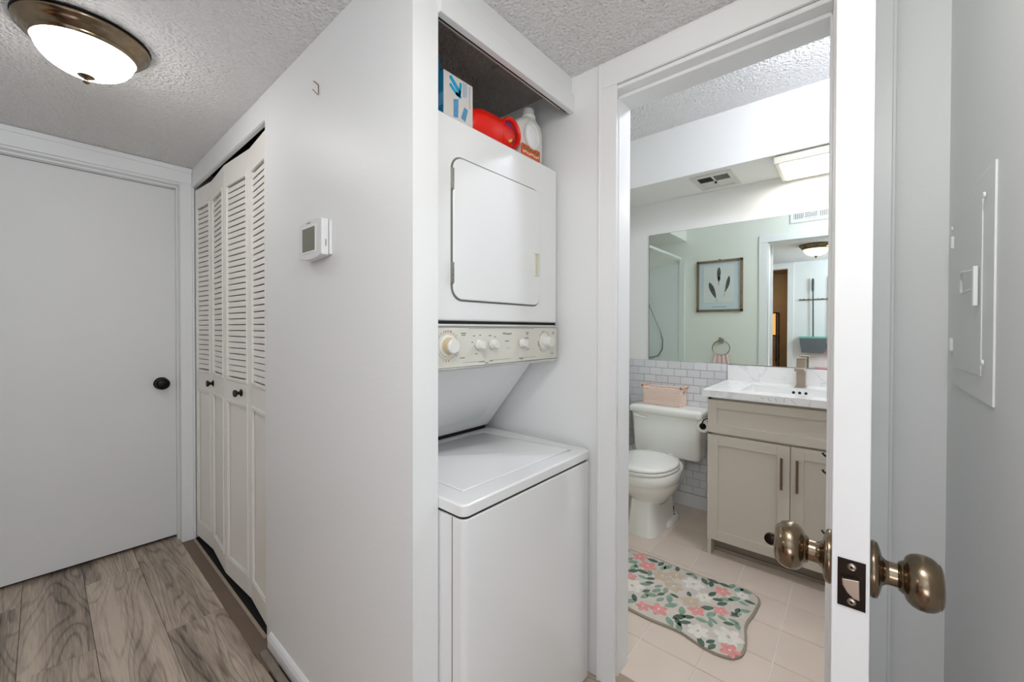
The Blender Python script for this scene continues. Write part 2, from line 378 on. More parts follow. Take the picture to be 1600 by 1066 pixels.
struct('trim_2', B(XJ, WX, YE-0.010, YE+0.012, 2.0, 2.062), M['wallsmooth'], 'white stepped trim board along the laundry closet header', 'trim', bevel=0.003)
tr = thing('door_track', 'old white metal sliding door track under the laundry header', 'track', (0.93, 0.83, 1.985))
obj('channel', B(XJ, 1.238, YE+0.016, YE+0.019, 2.006, 2.036).box(XJ, 1.238, YE+0.036, YE+0.042, 2.020, 2.036).box(XJ, 1.238, YE+0.016, YE+0.036, 2.033, 2.036), M['ledframe'], tr)
obj('shadow_slot', B(XJ, 1.238, YE+0.0125, YE+0.0155, 2.0005, 2.011), M['dark'], tr)
obj('inner_rail', B(XJ, 1.238, YE+0.018, YE+0.034, 2.026, 2.033), M['dark'], tr)
obj('end_stop', B(1.215, 1.224, YE+0.016, YE+0.036, 2.014, 2.030), M['ledframe'], tr)

# floors -------------------------------------------------------------------
fl = struct('floor', B(XL-0.1, WX+0.05, -0.3, 3.2, -0.05, -0.008).box(XL-0.1, 1.8, -3.1, -0.3, -0.05, -0.001), M['slab'], 'hall floor laid with grey-brown wood planks', 'floor')
def piece(name, sx, sy, sz, m, parent, loc, cache={}, bev=0.0008, smoothb=True):
    k = (name, round(sx, 4), round(sy, 4), round(sz, 4), m.name)
    if k not in cache:
        mb = MB(); b = bev
        xo, yo, zo = sx/2, sy/2, sz
        r0 = [(-xo,-yo,0),(xo,-yo,0),(xo,yo,0),(-xo,yo,0)]
        r1 = [(p[0],p[1],zo-b) for p in r0]
        r2 = [(p[0]-math.copysign(b,p[0]),p[1]-math.copysign(b,p[1]),zo) for p in r0]
        mb.rings([r0, r1, r2]); me = mb.mesh(name); me.materials.append(m); cache[k] = me
    o = bpy.data.objects.new(name, cache[k]); COL.objects.link(o); o.parent = parent; o.location = loc; ORG[o] = Vector(loc); return o
PW = 0.1925
cols = [(-0.065 + PW*k, -0.065 + PW*(k+1)) for k in range(-5, 7)]
joints = {0: [-0.3, 0.9, 2.19, 3.035], 1: [-0.3, 0.1, 1.30, 2.765, 3.035], 2: [-0.3, 0.85, 2.09, 3.035], -1: [-0.3, 0.35, 1.55, 2.77, 3.035]}
for ci, (a, b) in enumerate(cols):
    k = ci - 5
    js = joints.get(k, [-0.3, 0.35+0.3*(k % 3), 1.5+0.3*(k % 3), 3.035])
    a2, b2 = max(a, XL), b
    ytop = 3.035
    if k == 0: a2 = a
    if a >= 0.5: ytop = YE + 0.62; js = [-0.3, 0.2+0.25*(k % 2), ytop]
    if b > WX: b2 = WX+0.045
    if b2 - a2 < 0.01: continue
    for j0, j1 in zip(js[:-1], js[1:]):
        y1 = min(j1, ytop)
        if y1 - j0 < 0.02: continue
        if a >= 0.5:
            xs = a2
        piece('plank', b2-a2-0.0012, y1-j0-0.0012, 0.008, M['wood'], fl, ((a2+b2)/2, (j0+y1)/2, -0.008))
piece('plank', 0.058, 1.33, 0.009, M['threshold'], fl, (0.541, 2.245, -0.008))
piece('door_gap_shade_strip', 0.125, 1.16, 0.006, M['dark'], fl, (0.6365, 2.325, -0.008))  # near-black strip paints the shade in the gap under the folding doors
piece('edge_strip', 0.012, 1.14, 0.006, M['lightstrip'], fl, (0.567, 2.325, -0.001))
piece('edge_strip', 0.024, 0.9, 0.012, M['strip'], fl, (0.533, 1.235, -0.001), bev=0.003)
piece('edge_strip', 0.018, 0.5, 0.002, M['lightstrip'], fl, (0.506, 1.385, -0.001))

fb = struct('floor.001', B(WX+0.052, X3, YR, 2.2, -0.05, -0.002), M['floorgrout'], 'bathroom floor of square blush tiles with pale grout', 'floor')
TP = 0.2065
for i in range(-1, 8):
    for j in range(-2, 6):
        x0 = 1.525 + TP*(i-1); y0 = 0.226 + TP*j
        x1, y1 = x0+TP, y0+TP
        x0 = max(x0, WX+0.065); y0 = max(y0, YR); x1 = min(x1, X3); y1 = min(y1, 1.40)
        if x1-x0 < 0.02 or y1-y0 < 0.02: continue
        piece('tile', x1-x0-0.0035, y1-y0-0.0035, 0.0035, M['tile'], fb, ((x0+x1)/2, (y0+y1)/2, -0.0027), bev=0.0008)
struct('trim_3', B(WX-0.002, WX+0.064, 0.05, 0.636, -0.008, 0.003), M['lightstrip'], 'worn threshold strip in the bathroom doorway', 'trim', bevel=0.002)

# baseboards ----------------------------------------------------------------
bbp = [(X1, 0), (X1-0.013, 0), (X1-0.013, 0.034), (X1-0.009, 0.047), (X1-0.004, 0.054), (X1, 0.055)]
struct('baseboard_right', MB().prism([(p[0], p[1]) for p in bbp], 'y', YE+0.002, 1.70), M['wallsmooth'], 'low white baseboard under the thermostat wall', 'baseboard')
struct('baseboard_bathroom', B(X3-0.012, X3, 0.612, 1.38, 0, 0.088), M['subway'], 'white tile baseboard behind the toilet', 'baseboard', bevel=0.002)

# casings -------------------------------------------------------------------
cz = 2.106
struct('trim_4', B(0.512, 0.566, YF-0.015, YF, 0, cz-0.068).box(-0.33, -0.266, YF-0.015, YF, 0, cz-0.068).box(-0.33, 0.566, YF-0.015, YF, cz-0.068, cz)
       .box(-0.34, 0.566, YF-0.022, YF, cz-0.005, CZ-0.002), M['wallsmooth'], 'white casing around the far hall door', 'trim', bevel=0.003)
struct('trim_5', B(0.511, 0.517, YF-0.002, YF+0.085, 0, 2.04).box(-0.268, -0.262, YF, YF+0.085, 0, 2.04).box(-0.262, 0.512, YF, YF+0.085, 2.028, 2.045)
       .box(0.505, 0.511, YF+0.04, YF+0.085, 0, 2.03).box(-0.262, 0.505, YF+0.04, YF+0.085, 2.018, 2.028), M['wallsmooth'], 'white jamb and stop inside the far door frame', 'trim', bevel=0.002)
struct('far_door_light_blocker', B(-0.4, 0.6, YF+0.121, YF+0.16, -0.05, CZ), M['dark'], 'added dark board blocking light behind the far hall door', 'wall')  # added unseen near-black board, stops light leaking around the far door
d1 = struct('door_1', B(-0.258, 0.5065, 3.0, 3.035, 0.017, 2.017), M['door'], 'plain flat white door closed at the end of the hall', 'door', bevel=0.002)
KP = [(0, 0.033), (0.004, 0.0345), (0.008, 0.033), (0.0105, 0.026), (0.0125, 0.0175), (0.016, 0.0145), (0.019, 0.0138), (0.0265, 0.0138), (0.0275, 0.0165), (0.0305, 0.0185), (0.0325, 0.0195), (0.0335, 0.0235), (0.0355, 0.0265), (0.039, 0.0295), (0.0445, 0.0315), (0.051, 0.0318), (0.057, 0.0302), (0.061, 0.0275), (0.0622, 0.0255), (0.0638, 0.0252)]
def knob(parent, c, ax, m, mr=None):
    k = obj('door_knob', MB().lathe([(d, r) for d, r in KP[6:]] + [(0.0655, 0.022), (0.0665, 0.012), (0.067, 0.0)], c, ax, 40), m, parent, smooth=True, sharp=50)
    obj('rosette', MB().lathe(KP[:7], c, ax, 40), mr or m, k, smooth=True, sharp=50)
    return k
knob(d1, (0.441, 3.0, 0.905), '-y', M['bronze'])

# ---------------------------------------------------------------- bathroom doorway
JR, JL = 0.05, 0.636
struct('trim_6', B(WX-0.012, WX, 0.613, 0.680, 0, 2.035).box(WX-0.012, WX, -0.063, 0.012, 0, 2.035).box(WX-0.012, WX, -0.063, 0.680, 2.035, 2.118)
       .box(WX-0.016, WX, 0.672, 0.680, 0, 2.118).box(WX-0.016, WX, -0.063, -0.056, 0, 2.118), M['wallsmooth'], 'white casing around the bathroom doorway, hall side', 'trim', bevel=0.003)
struct('trim_7', B(WX, WXB, JL, 0.652, 0, 2.05).box(WX+0.04, WXB, 0.628, JL, 0, 2.02).box(WX, WXB, 0.012, JR, 0, 2.05).box(WX+0.04, WXB, JR, 0.058, 0, 2.02)
       .box(WX, WXB, JR, JL, 2.022, 2.05).box(WX+0.04, WXB, JR, JL, 2.010, 2.022), M['wallsmooth'], 'white jamb and door stop inside the bathroom doorway', 'trim', bevel=0.003)
struct('trim_8', B(WXB+0.004, WXB+0.018, 0.636, 0.705, 0, 2.02).box(WXB+0.004, WXB+0.018, -0.02, 0.05, 0, 2.02).box(WXB+0.004, WXB+0.018, -0.02, 0.705, 2.02, 2.085), M['wallsmooth'], 'white casing on the bathroom side seen in the mirror', 'trim', bevel=0.003)
sp = thing('strike_plate', 'dark bronze strike plate on the bathroom door jamb', 'strike plate', (1.28, JL, 0.916))
obj('plate', B(1.262, 1.300, JL-0.0015, JL, 0.888, 0.945).box(1.256, 1.262, JL-0.003, JL, 0.893, 0.940), M['bronze'], sp, bevel=0.001)
obj('hole', B(1.277, 1.292, JL-0.0022, JL-0.0014, 0.900, 0.932), M['peelend'], sp)

xe, xh, y0, y1 = 0.632, 1.243, -0.0135, 0.022
d2 = struct('door_2', B(xe, xh, y0, y1, 0.012, 2.02), M['wallsmooth'], 'white bathroom door standing open edge-on to the camera', 'door', bevel=0.0015)
lp = obj('latch_plate', B(xe-0.0012, xe, -0.0098, 0.0162, 0.8845, 0.942), M['bronze'], d2)
for z in (0.9345, 0.8925):
    s_ = obj('screw', MB().lathe([(0, 0.0042), (0.0012, 0.0042), (0.0018, 0.003)], (xe-0.001, 0.003, z), '-x', 16), M['nickel'], lp, smooth=True)
    obj('screw_slot', MB().lathe([(0, 0.0016), (0.0004, 0.0016)], (xe-0.0027, 0.003, z), '-x', 6), M['dark'], lp)
bp = [(0.008, 0.001)]
pts = [(0.0085, 0.0)] 
poly = [(0.012, 0.921), (-0.004, 0.9235), (-0.0045, 0.900), (0.001, 0.9005), (0.007, 0.9055), (0.0115, 0.9135)]
obj('latch_bolt', MB().prism(poly, 'x', xe-0.0095, xe-0.001), M['nickel'], lp, bevel=0.001)
k1 = knob(d2, (0.692, y1, 0.913), 'y', M['brass'])
obj('thumb_turn', MB().lathe([(0, 0.008), (0.004, 0.008)], (0.692, y1+0.066, 0.913), 'y', 20).lathe([(0, 0.0065), (0.001, 0.0085), (0.005, 0.0085), (0.006, 0.0065)], (0.689, y1+0.0715, 0.913), 'x', 20), M['bronze'], k1, smooth=True, sharp=50)
k2 = knob(d2, (0.692, y0, 0.913), '-y', M['brass'])
for z in (0.28, 1.05, 1.80):
    obj('hinge', MB().lathe([(0, 0.006), (0.09, 0.006)], (xh+0.003, y0-0.004, z-0.045), 'z', 12), M['wallsmooth'], d2, smooth=True)

# small black hooks on the jamb
for z, lab in ((0.878, 'topmost of three small black hooks on the right bathroom jamb'), (0.832, 'middle one of three small black hooks on the right bathroom jamb'), (0.668, 'lowest of three small black hooks on the right bathroom jamb, by the knob')):
    h = obj('jamb_hook', MB().tube([(1.37, 0.059, z), (1.37, 0.064, z+0.001), (1.37, 0.067, z+0.004), (1.37, 0.069, z+0.008)], [0.004, 0.003, 0.0025, 0.003], 8), M['black'], smooth=True)
    tag(h, lab, 'hook', 'small black jamb hooks')

# ---------------------------------------------------------------- louvred bifold doors
LOUV0, LOUV1, NS = 0.990, 1.888, 33
def bifold(label, pa, pf, pb, knobpos, loc):
    T = thing('bifold_door', label, 'door', loc, None)
    for (P, Q, kn) in ((pa, pf, 0), (pf, pb, 1)):
        P = Vector(P); Q = Vector(Q); d = (Q-P); wdt = d.length; d.normalize(); nrm = Vector((-abs(d.y), d.x*(1 if d.y > 0 else -1) * (1), 0)); nrm = Vector((d.y, -d.x)) if False else Vector((-abs(d[1]), 0))
        d3 = Vector((d[0], d[1], 0)); n3 = Vector((d[1], -d[0], 0)); n3 = n3 if n3.x < 0 else -n3     # toward hall
        P3 = Vector((P[0], P[1], 0))
        def W(u, v, z): return P3 + d3*u + n3*v + Vector((0, 0, z))
        def bx(mb, u0, u1, v0, v1, z0, z1):
            return mb.add([W(u0,v0,z0),W(u1,v0,z0),W(u1,v1,z0),W(u0,v1,z0),W(u0,v0,z1),W(u1,v0,z1),W(u1,v1,z1),W(u0,v1,z1)],
                          [(0,3,2,1),(4,5,6,7),(0,1,5,4),(1,2,6,5),(2,3,7,6),(3,0,4,7)])
        g = 0.0015; st = 0.036; th = -0.026
        f = MB(); u0, u1 = g, wdt-g
        bx(f, u0, u0+st, th, 0, 0.025, 2.005); bx(f, u1-st, u1, th, 0, 0.025, 2.005)
        bx(f, u0+st, u1-st, th, 0, 1.893, 2.005); bx(f, u0+st, u1-st, th, 0, 0.868, 0.985); bx(f, u0+st, u1-st, th, 0, 0.025, 0.118)
        leaf = obj('door_leaf', f, M['bifold'], T, bevel=0.0015)
        obj('lower_panel', bx(MB(), u0+st, u1-st, th+0.006, -0.007, 0.118, 0.868), M['bifold'], leaf)
        mo = MB()
        def frame(za, zb, wd, v1):
            a, b = u0+st-0.012, u1-st+0.012
            bx(mo, a, a+wd, 0, v1, za, zb); bx(mo, b-wd, b, 0, v1, za, zb); bx(mo, a+wd, b-wd, 0, v1, za, za+wd); bx(mo, a+wd, b-wd, 0, v1, zb-wd, zb)
        frame(0.106, 0.880, 0.012, 0.004); frame(0.972, 1.905, 0.012, 0.004)
        a, b = u0+st, u1-st
        bx(mo, a, a+0.008, -0.004, 0.001, 0.118, 0.868); bx(mo, b-0.008, b, -0.004, 0.001, 0.118, 0.868); bx(mo, a, b, -0.004, 0.001, 0.118, 0.126); bx(mo, a, b, -0.004, 0.001, 0.860, 0.868)
        obj('moulding', mo, M['bifold'], leaf, bevel=0.0015)
        pitch = (LOUV1-LOUV0)/NS; sm = None
        for i in range(NS):
            zc = LOUV0 + pitch*(i+0.5)
            if sm is None:
                mb = MB(); hz = pitch*0.425; ua, ub = u0+st+0.0005, u1-st-0.0005
                # curved slat: leaning, bottom edge toward the hall
                prof = [(-0.003, -hz), (-0.0038, 0), (-0.0062, hz), (-0.0095, hz-0.0005), (-0.0075, 0), (-0.0068, -hz)]
                mb.rings([[W(ua, v, z) for v, z in prof], [W(ub, v, z) for v, z in prof]])
                sm = mb.mesh('slat', ORG[leaf]); sm.materials.append(M['bifold'])
            s_ = bpy.data.objects.new('slat', sm); COL.objects.link(s_); s_.parent = leaf; s_.location = (0, 0, zc)
        if kn == knobpos:
            uu = 0.028 if kn == 1 else wdt-0.10
            kp = W(uu, 0, 0.925)
            prof = [(0, 0.016), (0.003, 0.0165), (0.006, 0.010), (0.010, 0.007), (0.016, 0.008), (0.020, 0.0145), (0.026, 0.017), (0.030, 0.015), (0.031, 0.0)]
            obj('knob', MB().lathe(prof, kp, n3, 24), M['black'], leaf, smooth=True, sharp=50)
    return T
XA, XF_ = 0.578, 0.596
bifold('far pair of cream louvred folding closet doors with black knob', (XA, 2.893), (XF_, 2.630), (XA, 2.331), 1, (XA, 2.6, 0.0))
bifold('near pair of cream louvred folding closet doors with black knob, beside the hall wall', (XA, 2.329), (XF_, 2.025), (XA, 1.750), 0, (XA, 2.03, 0.0))
struct('trim_9', B(X1-0.004, X1+0.004, 1.746, 2.90, 2.022, 2.047), M['wallsmooth'], 'thin white track trim above the folding doors', 'trim')
struct('trim_10', B(X1-0.002, 0.574, 2.893, 2.900, 0, 2.02), M['wallsmooth'], 'narrow white strip beside the folding doors', 'trim')
struct('wall_closet_side', B(XJ, 1.24, 1.50, 1.51, 0, CZ).box(1.24, WX, 1.5, YF, 0, CZ).box(X1+0.017, 1.24, 1.51, YF, CZ-0.01, CZ).box(X1+0.017, X1+0.019, 1.75, YF, 2.03, CZ), M['dark'], 'hall closet interior behind the louvres, its shade painted near-black', 'wall')  # near-black colour paints the unlit darkness inside the closet

# ---------------------------------------------------------------- thermostat, hook, breaker panel
th = thing('thermostat', 'white square thermostat with grey screen on the hall wall', 'thermostat', (X1, 1.27, 1.49))
def arch(y0, y1, z0, z1, bulge, n=10):
    p = []
    for i in range(n+1):
        t = i/n; p.append((y0+(y1-y0)*t, z0 - bulge*(1-(2*t-1)**2)))
    for i in range(n+1):
        t = i/n; p.append((y1-(y1-y0)*t, z1 + bulge*(1-(2*t-1)**2)))
    return p
obj('base_plate', MB().prism(arch(1.190, 1.350, 1.440, 1.542, 0.006), 'x', X1-0.010, X1-0.0005), M['plastic'], th, bevel=0.002)
body = MB(); o4 = arch(1.190, 1.350, 1.437, 1.543, 0.009)
obj('body', MB().prism(o4, 'x', X1-0.034, X1-0.012), M['plastic'], th, bevel=0.003)
obj('screen_bezel', B(X1-0.0355, X1-0.034, 1.224, 1.322, 1.448, 1.531), M['wallsmooth'], th, bevel=0.0005)
obj('screen', B(X1-0.0362, X1-0.0352, 1.230, 1.316, 1.454, 1.525), M['screen'], th)
obj('logo_mark', B(X1-0.0345, X1-0.034, 1.262, 1.288, 1.5385, 1.5415), M['ink'], th)
obj('switch', B(X1-0.022, X1-0.020, 1.1885, 1.190, 1.462, 1.482), M['ink'], th)
hk = obj('wall_hook', MB().tube([(X1-0.001, 1.314, 2.002), (X1-0.003, 1.279, 1.977), (X1-0.003, 1.276, 1.974), (X1-0.003, 1.276, 1.948), (X1-0.004, 1.277, 1.944), (X1-0.010, 1.300, 1.967)], 0.0013, 8), M['pull'], smooth=True)
tag(hk, 'small bent brass wire hook high on the white hall wall', 'hook')

pn = thing('breaker_panel', 'white painted electrical breaker panel cover on the right wall', 'electrical panel', (1.03, YR, 1.28))
obj('cover', B(0.865, 1.195, YR, YR+0.0030, 1.110, 1.457), M['wall'], pn, bevel=0.0015)
pd = obj('panel_door', B(0.930, 1.165, YR+0.003, YR+0.0045, 1.148, 1.428), M['wall'], pn, bevel=0.0008)
obj('latch', B(0.938, 0.950, YR+0.0062, YR+0.012, 1.256, 1.318), M['wallsmooth'], pd, bevel=0.0015)
obj('latch_loop', MB().tube([(0.948, YR+0.008, 1.312), (0.985, YR+0.011, 1.314), (1.03, YR+0.011, 1.318), (1.052, YR+0.009, 1.316), (1.060, YR+0.008, 1.306), (1.060, YR+0.008, 1.290), (1.052, YR+0.009, 1.282), (1.0, YR+0.011, 1.282), (0.948, YR+0.008, 1.284)], 0.0019, 8), M['wallsmooth'], pd, smooth=True)
for x, z in ((0.912, 1.419), (0.912, 1.170), (1.180, 1.419), (1.180, 1.170)):
    obj('screw', MB().lathe([(0, 0.005), (0.002, 0.0045), (0.003, 0.002)], (x, YR+0.0045, z), 'y', 14), M['wallsmooth'], pn, smooth=True)
for z in (1.39, 1.19):
    obj('hinge', B(1.163, 1.172, YR+0.004, YR+0.009, z-0.012, z+0.012), M['wallsmooth'], pn, bevel=0.001)

# ---------------------------------------------------------------- stacked washer and dryer
WL, WR, WY = 0.646, 1.243, 0.701
wd = thing('laundry_tower', 'white stacked washer and dryer standing in the laundry closet', 'washer dryer', (0.945, 1.0, 0.0))
cab = MB()
cab.prism(rrect(WL+0.001, WR-0.001, WY+0.002, 1.22, 0.018), 'z', 0.012, 0.762)
obj('washer_cabinet', cab, M['enamel'], wd, bevel=0.002, sharp=50)
obj('cabinet_seam', B(WL-0.0002, WL+0.002, 0.7432, 0.7450, 0.012, 0.762), M['ink'], wd)
lid = obj('washer_top', MB().prism(rrect(WL-0.002, WR, WY, 1.205, 0.022), 'z', 0.768, 0.800), M['enamel'], wd, bevel=0.006, seg=3)
obj('top_gasket', MB().prism(rrect(WL+0.006, WR-0.006, WY+0.008, 1.20, 0.018), 'z', 0.760, 0.769), M['dark'], wd)
# lid: a raised panel with slanted groove
lm = MB(); z = 0.8004
P0 = [(0.700, 0.765), (1.168, 0.752), (1.192, 0.765), (1.150, 1.13), (1.10, 1.145), (0.70, 1.145)]
lm.rings([[(x, y, z) for x, y in P0], [(x, y, z+0.0012) for x, y in P0], [(x+(0.93-x)*0.02, y+(0.95-y)*0.02, z+0.0036) for x, y in P0]])
obj('washer_lid', lm, M['enamel'], lid, bevel=0.002)
obj('lid_slot', B(1.168, 1.186, 0.7475, 0.750, 0.8003, 0.8008), M['ink'], lid)
# support column / slanted panel
sl = [(0.95, 1.100), (1.192, 0.812), (1.235, 0.812), (1.235, 1.236), (0.85, 1.236), (0.85, 1.100)]
obj('slanted_back_panel', MB().prism(sl, 'x', 0.655, 1.235), M['enamel2'], wd, bevel=0.003)
# embossed outline on the slanted panel
A_ = Vector((0, 0.95, 1.100)); D_ = (Vector((0, 1.192, 0.812)) - A_); Ls = D_.length; D_.normalize(); Nn = Vector((0, D_.z, -D_.y)); Nn = Nn if Nn.y < 0 else -Nn
def SP(x, t, h): return Vector((x, 0, 0)) + A_ + D_*t + Nn*h
rp = [(q[0], q[1]) for q in rrect(0.60, 1.155, -0.2, Ls-0.055, 0.03)]
rp = [(x, max(t, 0.004)) for x, t in rp]
ins = [(x+(0.9-x)*0.02, t+(0.15-t)*0.04) for x, t in rp]
obj('embossed_panel', MB().rings([[SP(max(x, 0.657), t, 0.0) for x, t in rp], [SP(max(x, 0.658), t, 0.0025) for x, t in ins]]), M['enamel2'], wd, smooth=True, sharp=25)
obj('shadow_gap', B(0.66, 1.215, 1.190, 1.23, 0.800, 0.812), M['dark'], wd)
for x in (0.998, 1.048):
    obj('screw_hole', MB().lathe([(0, 0.0045), (0.001, 0.0045)], (x, 0.875, 1.1005), '-z', 14), M['dark'] if x < 1.02 else M['steel'], wd)
# dryer
DL, DR, DY = 0.652, 1.239, 0.845
dr = obj('dryer_cabinet', B(DL, DR, DY, 1.40, 1.240, 1.800), M['enamel'], wd, bevel=0.007, seg=3)
obj('dryer_gap', B(DL+0.003, DR-0.003, DY+0.004, 1.39, 1.232, 1.242), M['dark'], wd)
dd_ = rrect(0.733, 1.131, 1.300, 1.692, 0.035)
obj('door_recess', MB().prism(rrect(0.728, 1.136, 1.295, 1.697, 0.040), 'y', DY-0.0006, DY+0.001), M['ink'], wd)
dd = obj('dryer_door', MB().prism(dd_, 'y', DY-0.007, DY-0.0004), M['enamel'], wd, bevel=0.004, seg=3)
hm = MB().box(1.094, 1.119, DY-0.012, DY-0.006, 1.400, 1.405).box(1.094, 1.119, DY-0.012, DY-0.006, 1.473, 1.478).box(1.094, 1.099, DY-0.012, DY-0.006, 1.405, 1.473).box(1.114, 1.119, DY-0.012, DY-0.006, 1.405, 1.473)
hd_ = obj('handle', hm, M['handlecream'], dd, bevel=0.001)
obj('handle_pocket', B(1.099, 1.114, DY-0.0078, DY-0.0068, 1.405, 1.473).box(1.1045, 1.1085, DY-0.011, DY-0.0075, 1.405, 1.473), M['panel'], hd_)
for z in (1.372, 1.628):
    obj('hinge', B(0.7275, 0.7345, DY-0.0085, DY-0.0005, z-0.029, z+0.029).box(0.7265, 0.7305, DY-0.0115, DY-0.0075, z-0.027, z-0.010).box(0.7265, 0.7305, DY-0.0115, DY-0.0075, z-0.007, z+0.007).box(0.7265, 0.7305, DY-0.0115, DY-0.0075, z+0.010, z+0.027), M['steel'], dd, bevel=0.0006)
# control panel
cp = obj('control_panel', B(0.652, 1.232, DY-0.004, DY+0.02, 1.112, 1.223), M['panel'], wd, bevel=0.001)
obj('chrome_trim', B(0.652, 1.236, DY-0.007, DY+0.02, 1.224, 1.229).box(0.652, 1.236, DY-0.009, DY+0.02, 1.105, 1.111).box(1.232, 1.236, DY-0.008, DY+0.02, 1.105, 1.229), M['chrome'], cp, bevel=0.001)
def dial(x, z, rbig, rk, depth, mk, side=None):
    yf = DY-0.004
    if rbig: obj('dial_plate', MB().lathe([(0, rbig), (0.004, rbig*0.97), (0.006, rbig*0.8)], (x, yf, z), '-y', 36), M['knobwhite'], cp, smooth=True, sharp=30)
    k = obj('knob', MB().lathe([(0.004, rk*1.25), (0.007, rk*1.22), (0.008, rk*1.04), (depth*0.75, rk), (depth*0.8, rk*0.99)], (x, yf, z), '-y', 36), side or mk, cp, smooth=True, sharp=30)
    obj('knob_face', MB().lathe([(depth*0.78, rk), (depth*0.95, rk*0.97), (depth, rk*0.88), (depth, 0)], (x, yf, z), '-y', 36), mk, k, smooth=True, sharp=30)
dial(0.714, 1.172, 0.030, 0.0195, 0.030, M['knobwhite'], M['cream'])
dial(0.830, 1.172, 0, 0.0115, 0.024, M['knobwhite']); dial(0.888, 1.172, 0, 0.0115, 0.024, M['knobwhite']); dial(1.028, 1.172, 0, 0.0115, 0.022, M['knobwhite'])
dial(1.158, 1.174, 0.027, 0.0175, 0.034, M['knobwhite'])
yp = DY-0.0043
pm = MB()
def mark(mb, x, z, w_, h_): mb.box(x-w_/2, x+w_/2, yp-0.0002, yp+0.0005, z-h_/2, z+h_/2)
for x, z, w_ in ((0.945, 1.2195, 0.31), (0.945, 1.118, 0.0)): 
    if w_: mark(pm, x, z, w_, 0.0008)
mark(pm, 0.80, 1.1235, 0.06, 0.0008); mark(pm, 0.93, 1.1235, 0.09, 0.0008); mark(pm, 1.06, 1.1235, 0.09, 0.0008)
for x, z, w_ in ((0.772, 1.206, 0.020), (0.772, 1.201, 0.014), (0.768, 1.137, 0.018), (0.813, 1.198, 0.008), (0.838, 1.200, 0.008), (0.806, 1.180, 0.006), (0.823, 1.146, 0.009), (0.880, 1.198, 0.012), (0.902, 1.194, 0.007), (0.958, 1.180, 0.018),
                 (1.060, 1.206, 0.016), (1.060, 1.201, 0.010), (1.057, 1.188, 0.020), (1.064, 1.150, 0.014), (1.030, 1.1215, 0.022), (1.030, 1.1175, 0.004), (0.845, 1.1215, 0.024), (0.885, 1.1215, 0.016), (0.865, 1.117, 0.014), (1.212, 1.206, 0.014), (1.212, 1.200, 0.012), (1.205, 1.130, 0.014)):
    mark(pm, x, z, w_, 0.0026)
mark(pm, 0.960, 1.160, 0.007, 0.0012); mark(pm, 0.968, 1.157, 0.007, 0.0012)
for c, R, zz in ((0.714, 0.041, 1.172), (1.158, 0.037, 1.174)):
    for i in range(26):
        a = 2*PI*i/26
        if i % 5 in (1, 2): continue
        pm.box(c+R*math.cos(a)-0.0012, c+R*math.cos(a)+0.0012, yp-0.0002, yp+0.0005, zz+R*math.sin(a)-0.0012, zz+R*math.sin(a)+0.0012)
    for k in range(48):
        a = 2*PI*k/48; a2 = 2*PI*(k+1)/48; r0, r1 = R-0.0045, R-0.0037
        pm.add([(c+r0*math.cos(a), yp-0.0001, zz+r0*math.sin(a)), (c+r1*math.cos(a), yp-0.0001, zz+r1*math.sin(a)), (c+r1*math.cos(a2), yp-0.0001, zz+r1*math.sin(a2)), (c+r0*math.cos(a2), yp-0.0001, zz+r0*math.sin(a2))], [(0, 1, 2, 3)])
obj('printed_marks', pm, M['ink'], cp)['kind'] = 'stuff'
rm = MB()
for c, R, zz, angs in ((0.714, 0.041, 1.172, (75, 88, 100, 262, 275)), (1.158, 0.037, 1.174, (95, 108, 180, 190, 200, 225, 238))):
    for a in angs:
        a = math.radians(a); rm.box(c+R*math.cos(a)-0.0018, c+R*math.cos(a)+0.0018, yp-0.0006, yp+0.0005, zz+R*math.sin(a)-0.0016, zz+R*math.sin(a)+0.0016)
obj('red_marks', rm, M['redink'], cp)['kind'] = 'stuff'
text('brand_lettering', 'Whirlpool', M['ink'], cp, (0.958, yp-0.0003, 1.2035), 0.010, (PI/2, 0, 0))

# ---------------------------------------------------------------- things on top of the dryer
DT = 1.8002
bx = thing('detergent_box', 'white cardboard box with cyan arrow mark on the dryer', 'box', (0.785, 0.93, DT))
by = 0.872
obj('carton', B(0.726, 0.837, by, by+0.07, DT, 1.936), M['boxwhite'], bx, bevel=0.0008)
pr = MB()
def stroke(mb, pts, r, y):
    for (xa, za), (xb, zb) in zip(pts[:-1], pts[1:]):
        d = Vector((xb-xa, zb-za)); n = Vector((-d.y, d.x)).normalized()*r; poly = []
        for sx, c in ((1, (xb, zb)), (-1, (xa, za))):
            for i in range(9):
                a = math.atan2(d.y, d.x) + (-PI/2 + PI*i/8) + (0 if sx == 1 else PI)
                poly.append((c[0]+r*math.cos(a), c[1]+r*math.sin(a)))
        mb.prism(poly, 'y', y-0.0004, y+0.0003)
stroke(pr, [(0.753, 1.924), (0.783, 1.898)], 0.0065, by)
stroke(pr, [(0.752, 1.903), (0.775, 1.888), (0.786, 1.885)], 0.0055, by)
stroke(pr, [(0.789, 1.922), (0.786, 1.896), (0.784, 1.887)], 0.0045, by)
obj('arrow_mark', pr, M['cyan'], bx)
obj('blue_band', MB().prism([(0.762, 1.868), (0.781, 1.876), (0.779, 1.822), (0.762, 1.818)], 'y', by-0.0005, by+0.0004).prism([(0.803, 1.862), (0.817, 1.858), (0.807, 1.820), (0.790, 1.826)], 'y', by-0.0005, by+0.0004), M['blue2'], bx)
tx = MB()
for i in range(10): tx.box(0.823, 0.8255, by-0.0004, by+0.0004, 1.925-i*0.0065, 1.929-i*0.0065)
for i in range(6): tx.box(0.797+i*0.003, 0.7978+i*0.003, by-0.0004, by+0.0004, 1.888+0.001*i, 1.932)
obj('printed_text', tx, M['blue2'], bx)
obj('blue_side', B(0.7252, 0.7262, by+0.0005, by+0.0695, DT, 1.9355), M['blue'], bx)
